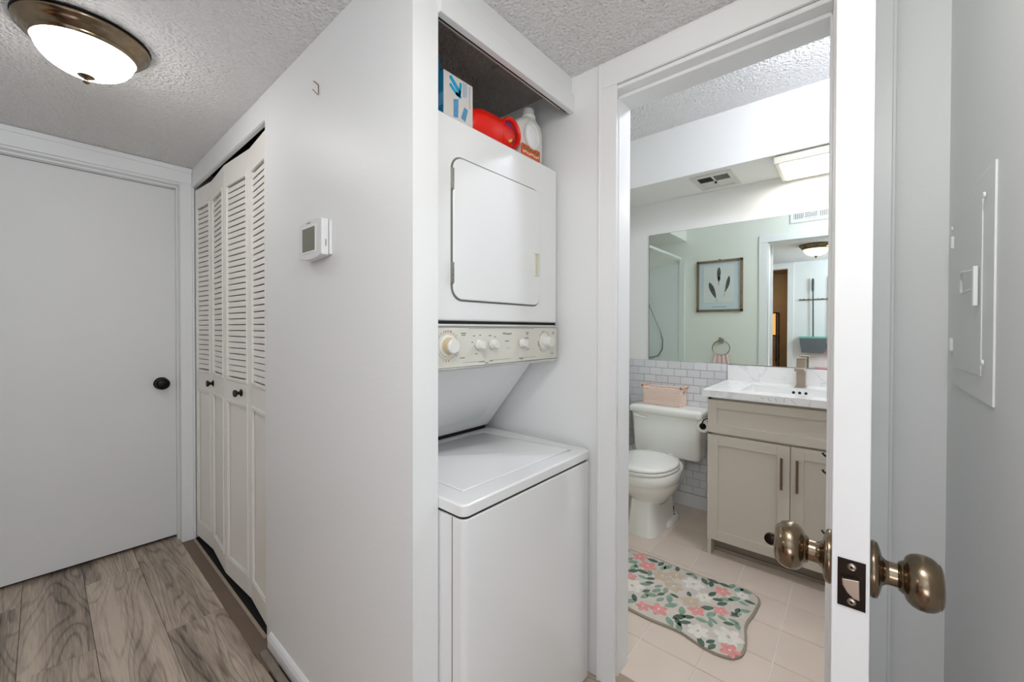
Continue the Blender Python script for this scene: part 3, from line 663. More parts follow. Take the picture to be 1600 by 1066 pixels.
obj('side_print', B(0.7250, 0.7256, by+0.002, by+0.068, 1.84, 1.875), M['blue2'], bx)
b2 = thing('dryer_sheet_box', 'tall blue carton behind the white box on the dryer', 'box', (0.735, 1.0, DT))
obj('carton', B(0.712, 0.775, 0.945, 1.08, DT, 2.02), M['blue'], b2, bevel=0.001)
obj('pale_band', B(0.7115, 0.7755, 0.9445, 1.0805, 1.86, 1.925), M['blue2'], b2)

rj = thing('detergent_jug', 'red detergent jug lying on top of the dryer', 'jug', (0.96, 0.90, DT))
def jb_ring(x, r, dz=0.0, dy=0.0): return [(x, 0.918+dy+r*0.95*math.cos(2*PI*k/36), DT+0.057+dz+r*math.sin(2*PI*k/36)) for k in range(36)]
obj('jug_body', MB().rings([jb_ring(0.835, 0.016, -0.02), jb_ring(0.840, 0.030, -0.012), jb_ring(0.86, 0.044, -0.004), jb_ring(0.90, 0.054, 0.0), jb_ring(0.95, 0.0565, 0.0), jb_ring(1.00, 0.0555, -0.001), jb_ring(1.035, 0.050, -0.004), jb_ring(1.052, 0.040, -0.008), jb_ring(1.058, 0.025, -0.010)]), M['red'], rj, smooth=True, sharp=60)
ax = Vector((-0.08, -0.99, 0.05)).normalized(); c0 = Vector((1.006, 0.868, DT+0.062)); sd = Vector((-ax.y, ax.x, 0)).normalized(); upv = sd.cross(ax); upv = upv if upv.z > 0 else -upv
def jr(t, ra, rb, off=0.0, n=36): return [c0 + ax*t + sd*(ra*math.cos(2*PI*j/n)) + upv*(rb*math.sin(2*PI*j/n) + off) for j in range(n)]
obj('grip_ring', MB().rings([jr(-0.030, 0.045, 0.053), jr(0.002, 0.0435, 0.0515), jr(0.007, 0.040, 0.047), jr(0.005, 0.036, 0.043), jr(-0.004, 0.034, 0.041)], cap=False), M['red'], rj, smooth=True, sharp=60)
obj('grip_recess', MB().rings([jr(-0.005, 0.0345, 0.0415), jr(-0.0035, 0.0340, 0.0410)]), M['darkred'], rj)
lc = c0 - ax*0.0030
def LP(a, b, h=0.0): return lc - sd*a + upv*b + ax*h
if (lc - LP(0.02, 0)).x < 0: sd = -sd
lab = [LP(0.024, 0.020), LP(0.012, 0.032), LP(0.001, 0.030), LP(-0.006, 0.004), LP(-0.008, -0.010), LP(0.024, -0.004)]
obj('blue_label', MB().rings([lab, [p + ax*0.001 for p in lab]]), M['blueink'], rj)
lab = [LP(0.024, -0.004, 0.0004), LP(-0.008, -0.010, 0.0004), LP(-0.006, -0.026, 0.0004), LP(0.004, -0.034, 0.0004), LP(0.016, -0.024, 0.0004)]
obj('yellow_label', MB().rings([lab, [p + ax*0.001 for p in lab]]), M['yellowink'], rj)
lw = MB()
for k in range(14):
    a = PI*0.15+PI*1.3*k/14; a2 = PI*0.15+PI*1.3*(k+1)/14; q = (0.009, 0.009); r_ = 0.0095
    lw.add([LP(q[0]+r_*math.cos(a), q[1]+r_*math.sin(a), 0.0012), LP(q[0]+(r_-0.003)*math.cos(a), q[1]+(r_-0.003)*math.sin(a), 0.0012), LP(q[0]+(r_-0.003)*math.cos(a2), q[1]+(r_-0.003)*math.sin(a2), 0.0012), LP(q[0]+r_*math.cos(a2), q[1]+r_*math.sin(a2), 0.0012)], [(0, 1, 2, 3)])
obj('white_swirl', lw, M['bottle'], rj)

wbt = thing('softener_bottle', 'white plastic bottle with orange label on the dryer, by the closet wall', 'bottle', (1.128, 0.905, DT))
cx, cyb = 1.132, 0.905
def br(z, a, b, dx=0.0): return sell(cx+dx, cyb, a, b, z, 40, 2.8)
obj('bottle_body', MB().rings([br(DT, 0.066, 0.030), br(DT+0.004, 0.071, 0.034), br(1.88, 0.0765, 0.035), br(1.925, 0.0745, 0.034), br(1.948, 0.060, 0.031, 0.006), br(1.958, 0.042, 0.027, 0.010), br(1.963, 0.030, 0.024, 0.012), br(1.968, 0.0265, 0.023, 0.012), br(1.974, 0.026, 0.0225, 0.012)]), M['bottle'], wbt, smooth=True, sharp=60)
hx, hz = 1.122, 1.893
el = lambda r, k: [(hx+0.88*r*math.cos(2*PI*i/28), cyb-k, hz+r*math.sin(2*PI*i/28)) for i in range(28)]
obj('handle_recess', MB().rings([el(0.048, 0.034), el(0.047, 0.0385), el(0.041, 0.0385), el(0.038, 0.0352)], cap=False), M['bottle'], wbt, smooth=True, sharp=40)
obj('recess_face', MB().rings([el(0.038, 0.0352), el(0.037, 0.0360), el(0.024, 0.0385), el(0.010, 0.0395)]), M['enamel2'], wbt, smooth=True)
obj('cap', MB().lathe([(0, 0.0255), (0.004, 0.026), (0.006, 0.0245), (0.008, 0.0225), (0.028, 0.0205), (0.031, 0.0185), (0.032, 0.0)], (cx+0.012, cyb, 1.974), 'z', 24), M['knobwhite'], wbt, smooth=True, sharp=40)
obj('label', B(1.064, 1.166, cyb-0.0370, cyb-0.033, 1.806, 1.852), M['orange'], wbt, bevel=0.001)
lg = MB()
for i in range(14): lg.box(1.068+0.0068*i, 1.0715+0.0068*i, cyb-0.0378, cyb-0.0368, 1.836+0.004*math.sin(i*2.1), 1.842+0.004*math.sin(i*2.1))
obj('green_print', lg, M['green'], wbt)
lg = MB()
for i in range(9): lg.box(1.070+0.0102*i, 1.076+0.0102*i, cyb-0.0378, cyb-0.0368, 1.822+0.002*math.sin(i*1.7), 1.829+0.002*math.sin(i*1.7))
obj('cream_print', lg, M['labelcream'], wbt)

# ---------------------------------------------------------------- hall ceiling lights
def hall_light(label, c, globe):
    t = thing('ceiling_light', label, 'ceiling light', (c[0], c[1], CZ), 'flush ceiling lights in the hall')
    P = (c[0], c[1], CZ)
    obj('ceiling_gasket', MB().lathe([(0, 0.153), (0.004, 0.153)], P, '-z', 48), M['black'], t, smooth=True)
    obj('metal_pan', MB().lathe([(0.002, 0.146), (0.006, 0.150), (0.012, 0.151), (0.017, 0.149), (0.020, 0.142), (0.026, 0.138), (0.032, 0.136), (0.035, 0.129), (0.041, 0.126), (0.043, 0.121), (0.049, 0.1195), (0.052, 0.1165), (0.050, 0.1115), (0.042, 0.108)], P, '-z', 64), M['brass'], t, smooth=True, sharp=50)
    prof = [(0.044, 0.111)]
    for i in range(1, 13):
        a = PI/2*i/12; prof.append((0.044+0.080*math.sin(a), 0.1125*math.cos(a)+0.0001))
    obj('glass_bowl', MB().lathe(prof, P, '-z', 48), globe, t, smooth=True, sharp=80)
    obj('finial', MB().lathe([(0.1225, 0.0195), (0.1255, 0.020), (0.1285, 0.016), (0.1315, 0.008), (0.1355, 0.005), (0.1385, 0.0075), (0.1425, 0.0085), (0.1465, 0.006), (0.149, 0.0)], P, '-z', 24), M['brass'], t, smooth=True, sharp=60)
hall_light('brushed bronze flush ceiling light with white glass bowl at upper left', (0.096, 1.836), M['globe1'])
hall_light('bronze flush ceiling light with warm glass bowl, visible only in the mirror', (0.34, 0.345), M['globe2'])

# ---------------------------------------------------------------- bathroom: wall tiles
sub = struct('wall_tile_bed', B(X3-0.004, X3, 0.610, 1.38, 0.088, 0.992), M['grout'], 'grey grout bed of the wall tiles behind the toilet', 'wall')
TW, THt = 0.0863, 0.053
for r_ in range(0, 17):
    ztop = 0.991 - r_*THt; zb = ztop - THt + 0.0025
    if zb < 0.089: zb = 0.0895
    if ztop - zb < 0.012: continue
    off = 0.760 if r_ % 2 == 0 else 0.803
    for k in range(-2, 8):
        ya = off + TW*k; yb_ = ya + TW - 0.0022
        ya = max(ya, 0.640 if ztop > 0.9 else 0.612); yb_ = min(yb_, 1.38)
        if yb_ - ya < 0.012: continue
        sy, sz = yb_-ya, ztop-zb
        key = ('wt', round(sy, 3), round(sz, 3))
        if key not in MATS:
            mb = MB(); b = 0.0015; r0 = [(-0.0, -sy/2, -sz/2), (0, sy/2, -sz/2), (0, sy/2, sz/2), (0, -sy/2, sz/2)]
            r1 = [(-0.0035, p[1], p[2]) for p in r0]; r2 = [(-0.005, p[1]-math.copysign(b, p[1]), p[2]-math.copysign(b, p[2])) for p in r0]
            me = mb.rings([r0, r1, r2]).mesh('tile'); me.materials.append(M['subway']); MATS[key] = me
        o = bpy.data.objects.new('tile', MATS[key]); COL.objects.link(o); o.parent = sub; o.location = (X3-0.0038, (ya+yb_)/2, (ztop+zb)/2)

# mirror
mr = thing('wall_mirror_panel', 'large frameless mirror above the vanity and toilet', 'mirror', (X3, 0.5, 1.44))
mr.name = 'vanity_mirror'
obj('mirror_glass', B(X3-0.006, X3-0.0005, YR+0.01, 1.157, 0.993, 1.897), M['mirror'], mr)
obj('mirror_edge', B(X3-0.0065, X3-0.0004, 1.1571, 1.1595, 0.991, 1.899).box(X3-0.0065, X3-0.0004, YR+0.01, 1.157, 0.9905, 0.9929).box(X3-0.0065, X3-0.0004, YR+0.01, 1.157, 1.8971, 1.899), M['steel'], mr)
for y in (0.83, 0.2): obj('clip', B(X3-0.009, X3-0.0004, y-0.012, y+0.012, 1.894, 1.902), M['chrome'], mr)
for y in (0.99, 0.80): obj('clip', B(X3-0.009, X3-0.0004, y-0.015, y+0.015, 0.988, 0.996), M['chrome'], mr)

# vanity ---------------------------------------------------------------------
VX, VL, VR = 2.330, 0.611, -0.133
vn = thing('vanity_cabinet', 'greige shaker vanity cabinet with two doors', 'cabinet', (2.6, 0.24, 0.0))
obj('cabinet_body', B(VX+0.02, VX+0.040, VR, VL-0.001, 0.098, 0.856).box(VX+0.02, X3-0.02, VR, VL-0.001, 0.098, 0.116).box(X3-0.032, X3-0.02, VR, VL-0.001, 0.098, 0.73).box(VX+0.02, X3-0.02, VR, VR+0.018, 0.098, 0.856), M['vanity'], vn)
obj('side_panel', B(VX+0.020, X3-0.02, VL-0.018, VL, 0.0, 0.856), M['vanity'], vn)
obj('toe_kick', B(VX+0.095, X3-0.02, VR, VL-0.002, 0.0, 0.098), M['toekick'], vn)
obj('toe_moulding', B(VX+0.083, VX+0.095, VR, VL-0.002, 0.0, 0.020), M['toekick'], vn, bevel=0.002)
def shaker(name, y0, y1, z0, z1, rail=0.052):
    f = MB(); x0, x1 = VX, VX+0.019
    f.box(x0, x1, y0, y0+rail, z0, z1).box(x0, x1, y1-rail, y1, z0, z1).box(x0, x1, y0+rail, y1-rail, z0, z0+rail).box(x0, x1, y0+rail, y1-rail, z1-rail, z1)
    o = obj(name, f, M['vanity'], vn, bevel=0.0012)
    obj('inset_panel', B(x0+0.008, x1, y0+rail-0.001, y1-rail+0.001, z0+rail-0.001, z1-rail+0.001), M['vanity'], o)
    return o
shaker('drawer', VR+0.004, VL-0.003, 0.666, 0.842, 0.045)
dl = shaker('door', 0.2405, VL-0.003, 0.094, 0.654); dr2 = shaker('door', VR+0.004, 0.2375, 0.094, 0.654)
for yy, p in ((0.272, dl), (0.210, dr2)):
    hb = MB().box(VX-0.030, VX-0.024, yy-0.0055, yy+0.0055, 0.446, 0.600).box(VX-0.026, VX, yy-0.004, yy+0.004, 0.462, 0.470).box(VX-0.026, VX, yy-0.004, yy+0.004, 0.576, 0.584)
    obj('handle', hb, M['pull'], p, bevel=0.001)
ct = thing('countertop', 'white veined quartz vanity countertop with backsplash', 'countertop', (2.6, 0.24, 0.857))
sx0, sx1, sy0, sy1 = 2.425, 2.712, 0.008, 0.470
CTZ = 0.893
fx = 2.308
obj('slab', B(fx, sx0, VR-0.012, 0.632, 0.858, CTZ).box(sx1, X3-0.001, VR-0.012, 0.632, 0.858, CTZ).box(sx0, sx1, VR-0.012, sy0, 0.858, CTZ).box(sx0, sx1, sy1, 0.632, 0.858, CTZ), M['marble'], ct)
obj('backsplash', B(X3-0.020, X3-0.0005, VR-0.012, 0.634, CTZ, 0.988), M['marble'], ct, bevel=0.001)
vein = MB()
for a, b_ in (((0.33, 0.882), (0.318, 0.866)), ((0.30, 0.885), (0.292, 0.870)), ((0.262, 0.886), (0.262, 0.868)), ((0.236, 0.884), (0.215, 0.864)), ((0.362, 0.880), (0.345, 0.876))):
    vein.tube([(fx+0.0004, a[0], a[1]), (fx+0.0003, (a[0]+b_[0])/2+0.002, (a[1]+b_[1])/2), (fx+0.0004, b_[0], b_[1])], 0.0009, 6)
obj('dark_veins', vein, M['ink'], ct)['kind'] = 'stuff'
sk = thing('sink', 'white rectangular undermount sink in the vanity top', 'sink', (2.57, 0.24, 0.74))
bz = 0.745
def rr3(g, z): return [(x, y, z) for x, y in rrect(sx0-0.006+g, sx1+0.006-g, sy0-0.006+g, sy1+0.006-g, 0.02)]
obj('basin', MB().rings([rr3(0.0062, 0.8905), rr3(0.0100, 0.8905), rr3(0.0125, 0.80), rr3(0.026, 0.752), rr3(0.05, bz), rr3(0.12, bz-0.004), rr3(0.140, bz-0.004)], cap=False).box(2.50, 2.64, 0.09, 0.39, bz-0.006, bz-0.0035), M['sink'], sk, smooth=True, sharp=50)
for dy in (-0.028, 0, 0.028):
    obj('overflow_hole', MB().lathe([(0, 0.0075), (0.001, 0.0075)], (2.7068, 0.238+dy, 0.868), '-x', 18), M['dark'], sk)
obj('drain', MB().lathe([(0, 0.022), (0.003, 0.020), (0.004, 0.0)], (2.57, 0.24, bz-0.003), 'z', 24), M['chrome'], sk, smooth=True)
fc = thing('faucet', 'square brushed nickel faucet standing on the vanity top', 'faucet', (2.80, 0.239, CTZ))
fxx, fyy = 2.795, 0.239; CTZ = 0.8932
obj('base_plate', B(fxx-0.027, fxx+0.027, fyy-0.027, fyy+0.027, CTZ, CTZ+0.006), M['nickel'], fc, bevel=0.001)
obj('column', B(fxx-0.021, fxx+0.021, fyy-0.0215, fyy+0.0215, CTZ+0.006, 1.050), M['nickel'], fc, bevel=0.0015)
obj('spout', B(fxx-0.115, fxx-0.018, fyy-0.0225, fyy+0.0225, 0.988, 1.004), M['nickel'], fc, bevel=0.002)
obj('handle', B(fxx-0.028, fxx+0.022, fyy-0.024, fyy+0.024, 1.052, 1.058).box(fxx-0.010, fxx+0.010, fyy-0.012, fyy+0.012, 1.048, 1.053), M['nickel'], fc, bevel=0.001)
obj('side_stub', MB().lathe([(0, 0.004), (0.008, 0.004)], (fxx-0.005, fyy+0.0215, 0.985), 'y', 12), M['nickel'], fc, smooth=True)

# toilet roll ------------------------------------------------------------------
tp = thing('toilet_roll_holder', 'toilet paper roll on a dark holder at the side of the vanity', 'toilet roll', (2.49, 0.64, 0.665))
ry, rz = 0.664, 0.664
ring = lambda x, r: [(x, ry+r*math.cos(2*PI*i/32), rz+r*math.sin(2*PI*i/32)) for i in range(32)]
obj('paper_roll', MB().rings([ring(2.445, 0.019), ring(2.445, 0.034), ring(2.545, 0.034), ring(2.545, 0.019)], cap=False), M['paper'], tp, smooth=True, sharp=30)
obj('wall_flange', MB().lathe([(0, 0.014), (0.004, 0.014)], (2.43, VL, 0.715), 'y', 16), M['black'], tp)
obj('roll_core', MB().rings([ring(2.4455, 0.0175), ring(2.4455, 0.0195), ring(2.544, 0.0195), ring(2.544, 0.0175), ring(2.4455, 0.0175)], cap=False), M['cardboard'], tp, smooth=True, sharp=30)
obj('arm', MB().tube([(2.43, VL-0.004, 0.715), (2.43, 0.640, 0.715), (2.43, 0.655, 0.705), (2.43, ry, 0.685), (2.432, ry, rz+0.004), (2.45, ry, rz), (2.55, ry, rz)], 0.0035, 8), M['black'], tp, smooth=True)

# toilet -------------------------------------------------------------------------
TC = 0.972
to = thing('toilet', 'off white two-piece toilet with closed seat beside the vanity', 'toilet', (2.5, TC, 0.0))
def E(z, cx, af, ab, b, e=2.2): return sell(cx, TC, ab, b, z, 48, e, af)
obj('bowl', MB().rings([E(0.150, 2.50, 0.140, 0.15, 0.085), E(0.19, 2.47, 0.155, 0.18, 0.112), E(0.23, 2.45, 0.185, 0.20, 0.142), E(0.27, 2.43, 0.212, 0.22, 0.165), E(0.305, 2.42, 0.228, 0.24, 0.178), E(0.325, 2.42, 0.234, 0.25, 0.183), E(0.330, 2.42, 0.240, 0.25, 0.188), E(0.380, 2.42, 0.243, 0.26, 0.190), E(0.384, 2.42, 0.239, 0.26, 0.186)]), M['porcelain'], to, smooth=True, sharp=50)
obj('pedestal', MB().rings([E(0.0, 2.50, 0.222, 0.20, 0.094, 5), E(0.03, 2.50, 0.218, 0.20, 0.092, 5), E(0.10, 2.50, 0.205, 0.19, 0.083, 5), E(0.18, 2.50, 0.195, 0.18, 0.078, 4.5), E(0.24, 2.50, 0.19, 0.18, 0.085, 4)]), M['porcelain'], to, smooth=True, sharp=50)
obj('foot', MB().rings([E(0.0, 2.58, 0.13, 0.155, 0.115, 3), E(0.022, 2.58, 0.128, 0.152, 0.112, 3), E(0.032, 2.58, 0.11, 0.14, 0.098, 3)]), M['porcelain'], to, smooth=True, sharp=50)
obj('rear_deck', B(2.58, 2.80, TC-0.10, TC+0.10, 0.20, 0.372), M['porcelain'], to, bevel=0.02, seg=3)
obj('caulk_line', MB().tube([(2.36, TC-0.118, 0.002), (2.45, TC-0.118, 0.002), (2.56, TC-0.128, 0.002), (2.66, TC-0.125, 0.002), (2.74, TC-0.10, 0.002)], 0.003, 8), M['floorgrout'], to, smooth=True)
obj('floor_bolt', MB().lathe([(0, 0.012), (0.004, 0.011), (0.005, 0.004), (0.052, 0.0035)], (2.63, TC-0.085, 0.03), 'z', 12), M['black'], to, smooth=True, sharp=30)
def E2(z, g, e=2.15): return sell(2.40, TC, 0.20-g, 0.185-g, z, 56, e, 0.232-g)
obj('seat', MB().rings([E2(0.388, 0.004), E2(0.392, 0), E2(0.402, 0), E2(0.405, 0.004)]), M['porcelain'], to, smooth=True, sharp=50)
obj('seat_lid', MB().rings([E2(0.4095, 0.006), E2(0.413, 0.002), E2(0.421, 0.001), E2(0.427, 0.008), E2(0.432, 0.04), E2(0.434, 0.10)]), M['porcelain'], to, smooth=True, sharp=60)
obj('seat_bumper', B(2.1668, 2.175, TC-0.03, TC-0.02, 0.403, 0.411), M['porcelain'], to)
for dy in (-0.07, 0.07): obj('seat_hinge', B(2.585, 2.625, TC+dy-0.015, TC+dy+0.015, 0.385, 0.418), M['porcelain'], to, bevel=0.005)
def TK(z, x0, x1, hw, r=0.03): return [(x, y, z) for x, y in rrect(x0, x1, TC-hw, TC+hw, r)]
obj('tank', MB().rings([TK(0.366, 2.725, 2.87, 0.19), TK(0.372, 2.710, 2.875, 0.212), TK(0.40, 2.703, 2.875, 0.217), TK(0.645, 2.682, 2.88, 0.226)]), M['porcelain'], to, smooth=True, sharp=50)
obj('tank_lid', MB().rings([TK(0.645, 2.674, 2.885, 0.232), TK(0.650, 2.664, 2.885, 0.240), TK(0.678, 2.662, 2.885, 0.241), TK(0.690, 2.668, 2.883, 0.236), TK(0.696, 2.685, 2.87, 0.222), TK(0.697, 2.72, 2.84, 0.18)]), M['porcelain'], to, smooth=True, sharp=60)
obj('flush_lever', MB().tube([(2.684, TC+0.185, 0.622), (2.672, TC+0.185, 0.622), (2.667, TC+0.178, 0.622), (2.665, TC+0.14, 0.618), (2.665, TC+0.11, 0.613)], [0.012, 0.011, 0.009, 0.006, 0.007], 12), M['porcelain'], to, smooth=True)

# basket ---------------------------------------------------------------------------
bk = thing('wicker_basket', 'small blush wicker basket with wooden handles on the toilet tank', 'basket', (2.81, 1.01, 0.698))
bx0, bx1, byy0, byy1, bz0, bz1 = 2.748, 2.868, 0.884, 1.142, 0.6975, 0.812
def perim(n, g):
    pts = []; a, b_ = (bx1-bx0)/2+g, (byy1-byy0)/2+g; cx_, cy_ = (bx0+bx1)/2, (byy0+byy1)/2
    per = rrect(cx_-a, cx_+a, cy_-b_, cy_+b_, 0.012, 4); L_ = []
    m_ = len(per)
    for i in range(m_):
        p, q = Vector(per[i]), Vector(per[(i+1) % m_]); L_.append((p, q, (q-p).length))
    tot = sum(l[2] for l in L_)
    for k in range(n):
        s0 = tot*k/n; acc = 0
        for p, q, l in L_:
            if acc + l >= s0 - 1e-9 and l > 1e-7:
                t = (s0-acc)/l; pt = p.lerp(q, t); dd2 = (q-p).normalized(); nn = Vector((dd2.y, -dd2.x)); pts.append((pt, nn)); break
            acc += l
    return pts
NP = 128; pp = perim(NP, 0.0); wv = MB(); nrow = 15
for r_ in range(nrow):
    z = bz0 + 0.004 + (bz1-bz0-0.010)*r_/(nrow-1); ph = PI*(r_ % 2)
    loop = []
    for k, (pt, nn) in enumerate(pp):
        # handle openings near the top of each end
        o_ = 0.0028*math.sin(2*PI*k/NP*32 + ph); q = pt + nn*o_; loop.append((q.x, q.y, z))
    if 0.775 < z < 0.803:
        seg = []
        for k, p in enumerate(loop):
            endside = (p[1] < byy0+0.008 or p[1] > byy1-0.008) and bx0+0.035 < p[0] < bx1-0.03
            if endside:
                if len(seg) > 2: wv.tube(seg, 0.0033, 5)
                seg = []
            else: seg.append(p)
        if len(seg) > 2: wv.tube(seg, 0.0033, 5)
    else: wv.tube(loop, 0.0033, 5, closed=True)
obj('weave', wv, M['wicker'], bk, smooth=True)
stk = MB()
for k in range(0, NP, 4):
    pt, nn = pp[k]
    q = pt; zt = bz1
    if (pt.y < byy0+0.008 or pt.y > byy1-0.008) and bx0+0.035 < pt.x < bx1-0.03: zt = 0.775
    stk.tube([(q.x, q.y, bz0), (q.x, q.y, zt)], 0.0022, 5)
obj('stakes', stk, M['wicker'], bk, smooth=True)
obj('rim', MB().tube([((p+n_*0.0).x, (p+n_*0.0).y, bz1) for p, n_ in pp[::2]], 0.0045, 8, closed=True), M['wicker'], bk, smooth=True)
obj('bottom', B(bx0+0.004, bx1-0.004, byy0+0.004, byy1-0.004, bz0+0.001, bz0+0.005), M['wicker'], bk)
for y in (byy0-0.002, byy1+0.002):
    hnd = obj('handle', MB().tube([(bx0-0.008, y, bz1+0.012), (bx1+0.008, y, bz1+0.012)], 0.0085, 14), M['peeled'], bk, smooth=True, sharp=50)
    obj('handle_tip', MB().lathe([(0, 0.0075), (0.0008, 0.007)], (bx0-0.008, y, bz1+0.012), '-x', 14), M['peelend'], hnd)

# bath light, vent, grille --------------------------------------------------------
bl = thing('soffit_light', 'square flush LED panel light under the vanity soffit', 'ceiling light', (2.67, 0.215, CZ))
obj('housing', B(2.520, 2.855, 0.092, 0.342, 2.088, CZ-0.002), M['ledframe'], bl, bevel=0.003)
obj('gap_shadow', B(2.524, 2.85, 0.098, 0.336, CZ-0.003, CZ), M['dark'], bl)
obj('diffuser', B(2.545, 2.830, 0.110, 0.318, 2.0855, 2.0885), M['led'], bl)
vt = thing('exhaust_vent', 'square white exhaust vent in the vanity soffit', 'vent', (2.69, 0.665, CZ))
obj('frame', B(2.557, 2.830, 0.552, 0.580, CZ-0.009, CZ).box(2.557, 2.830, 0.750, 0.778, CZ-0.009, CZ).box(2.557, 2.590, 0.580, 0.750, CZ-0.009, CZ).box(2.797, 2.830, 0.580, 0.750, CZ-0.009, CZ)
    .box(2.590, 2.797, 0.660, 0.670, CZ-0.008, CZ).box(2.688, 2.797, 0.580, 0.750, CZ-0.006, CZ), M['ceilfan'], vt, bevel=0.0015)
obj('opening', B(2.590, 2.688, 0.580, 0.750, CZ-0.003, CZ-0.001), M['dark'], vt)
for ii in range(8):
    obj('louvre', B(2.594+0.012*ii, 2.598+0.012*ii, 0.581, 0.659, CZ-0.006, CZ-0.003), M['ink'], vt)
obj('knob', MB().lathe([(0, 0.006), (0.006, 0.007), (0.012, 0.004)], (2.692, 0.665, CZ-0.008), '-z', 12), M['bronze'], vt, smooth=True)
gr = thing('wall_grille', 'white supply air grille above the bathroom door, seen in the mirror', 'vent', (WXB+0.01, 0.31, 2.24))
gm = B(WXB+0.004, WXB+0.006, 0.165, 0.465, 2.165, 2.315)
obj('back_plate', gm, M['ink'], gr)
xg0, xg1 = WXB+0.005, WXB+0.014
obj('frame', B(xg0, xg1, 0.165, 0.465, 2.165, 2.195).box(xg0, xg1, 0.165, 0.465, 2.285, 2.315).box(xg0, xg1, 0.165, 0.19, 2.195, 2.285).box(xg0, xg1, 0.44, 0.465, 2.195, 2.285).box(xg0, xg1, 0.36, 0.37, 2.195, 2.285).box(xg0, xg1, 0.26, 0.27, 2.195, 2.285), M['wallsmooth'], gr)
for a, b_ in ((0.19, 0.26), (0.37, 0.44)):
    for i in range(5): obj('slat', B(xg0, xg1-0.002, a+0.006+i*0.0135, a+0.0125+i*0.0135, 2.195, 2.285), M['wallsmooth'], gr)
for i in range(6): obj('slat', B(xg0, xg1-0.002, 0.27, 0.36, 2.199+i*0.015, 2.2065+i*0.015), M['wallsmooth'], gr)

# hidden flush globe on the main bathroom ceiling (behind the open door from here)
gb = thing('bathroom_globe_light', 'white glass globe ceiling light over the bathroom floor', 'ceiling light', (1.92, -0.02, 2.44))
obj('base', MB().lathe([(0, 0.07), (0.015, 0.07), (0.022, 0.06)], (1.92, -0.02, 2.44), '-z', 32), M['brass'], gb, smooth=True, sharp=40)
obj('globe', MB().lathe([(0.020, 0.06), (0.03, 0.075), (0.055, 0.085), (0.08, 0.075), (0.10, 0.045), (0.108, 0.0)], (1.92, -0.02, 2.44), '-z', 32), M['globeb'], gb, smooth=True, sharp=80)

# things on the inner bathroom wall (mirror only) -----------------------------------
WB = WXB+0.004
pf = thing('framed_feather_print', 'wood framed print of three feathers, seen in the mirror', 'picture', (WB, 1.045, 1.65))
fy0, fy1, fz0, fz1 = 0.836, 1.253, 1.390, 1.902
obj('frame', B(WB, WB+0.022, fy0, fy0+0.022, fz0, fz1).box(WB, WB+0.022, fy1-0.022, fy1, fz0, fz1).box(WB, WB+0.022, fy0, fy1, fz0, fz0+0.022).box(WB, WB+0.022, fy0, fy1, fz1-0.022, fz1), M['frame'], pf, bevel=0.001)
obj('mat_board', B(WB, WB+0.006, fy0+0.02, fy1-0.02, fz0+0.02, fz1-0.02), M['artblue'], pf)
obj('paper', B(WB+0.006, WB+0.009, fy0+0.075, fy1-0.06, fz0+0.085, fz1-0.055), M['art'], pf, bevel=0.001)
obj('hanger', B(WB, WB+0.01, 1.035, 1.050, fz1, fz1+0.008), M['bronze'], pf)
obj('caption', B(WB+0.0062, WB+0.0068, 0.98, 1.11, fz0+0.045, fz0+0.050), M['blue2'], pf)
def feather(cy_, cz_, L_, W_, ang, m, curve=0.0):
    ca, sa = math.cos(ang), math.sin(ang); pts = []
    for i in range(13):
        t = i/12; wdt = W_*math.sin(PI*min(t*1.02, 1))**0.6*(0.55+0.45*t); pts.append((-wdt/2+curve*math.sin(PI*t), (t-0.5)*L_))
    for i in range(12, -1, -1):
        t = i/12; wdt = W_*math.sin(PI*min(t*1.02, 1))**0.6*(0.55+0.45*t); pts.append((wdt/2+curve*math.sin(PI*t), (t-0.5)*L_))
    pl = [(cy_ + a*ca - b_*sa, cz_ + a*sa + b_*ca) for a, b_ in pts]
    mb = MB().prism(pl, 'x', WB+0.009, WB+0.0098)
    q0 = (-0.5*L_); q1 = -0.5*L_-0.04
    mb.tube([(WB+0.0095, cy_ - q0*sa, cz_ + q0*ca), (WB+0.0095, cy_ - q1*sa, cz_ + q1*ca)], 0.0012, 6)
    return mb
obj('feather', feather(1.048, 1.765, 0.135, 0.042, 0.02, 0), M['feather'], pf)
obj('feather', feather(1.047, 1.715, 0.060, 0.036, 0.02, 0), M['feather2'], pf)
obj('feather', feather(1.105, 1.605, 0.175, 0.054, -0.36, 0), M['feather'], pf)
obj('feather', feather(0.975, 1.660, 0.165, 0.040, 0.24, 0, -0.006), M['feather'], pf)
nm = MB()
for i in range(6): nm.box(WB+0.0098, WB+0.0102, 0.985, 1.006, 1.605+i*0.014, 1.609+i*0.014)
obj('feather_bars', nm, M['art'], pf)
rg = thing('towel_ring', 'brushed nickel towel ring on the green wall, seen in the mirror', 'towel ring', (WB, 1.02, 1.11))
obj('mount', B(WB, WB+0.035, 1.0, 1.042, 1.085, 1.122).box(WB, WB+0.012, 1.02, 1.046, 1.118, 1.135), M['nickel'], rg, bevel=0.002)
obj('ring', MB().tube([(WB+0.028, 1.020+0.078*math.cos(2*PI*i/48), 1.030+0.072*math.sin(2*PI*i/48)) for i in range(48)], 0.005, 8, closed=True), M['nickel'], rg, smooth=True)
tw = MB(); rows = []
for i in range(13):
    t = i/12; z = 0.965 - 0.20*t; row = []
    for k in range(41):
        u = k/40; wd_ = 0.12+0.05*min(1, t*1.6); row.append((WB+0.028+0.012*math.sin(u*PI*7)*(0.4+0.6*t)+0.006, 1.02+(u-0.5)*wd_, z+0.008*math.cos(u*PI*2)*(1-t)))
    for k in range(40, -1, -1):
        x, y, zz = row[k]; row.append((x-0.012, y, zz))
    rows.append(row)
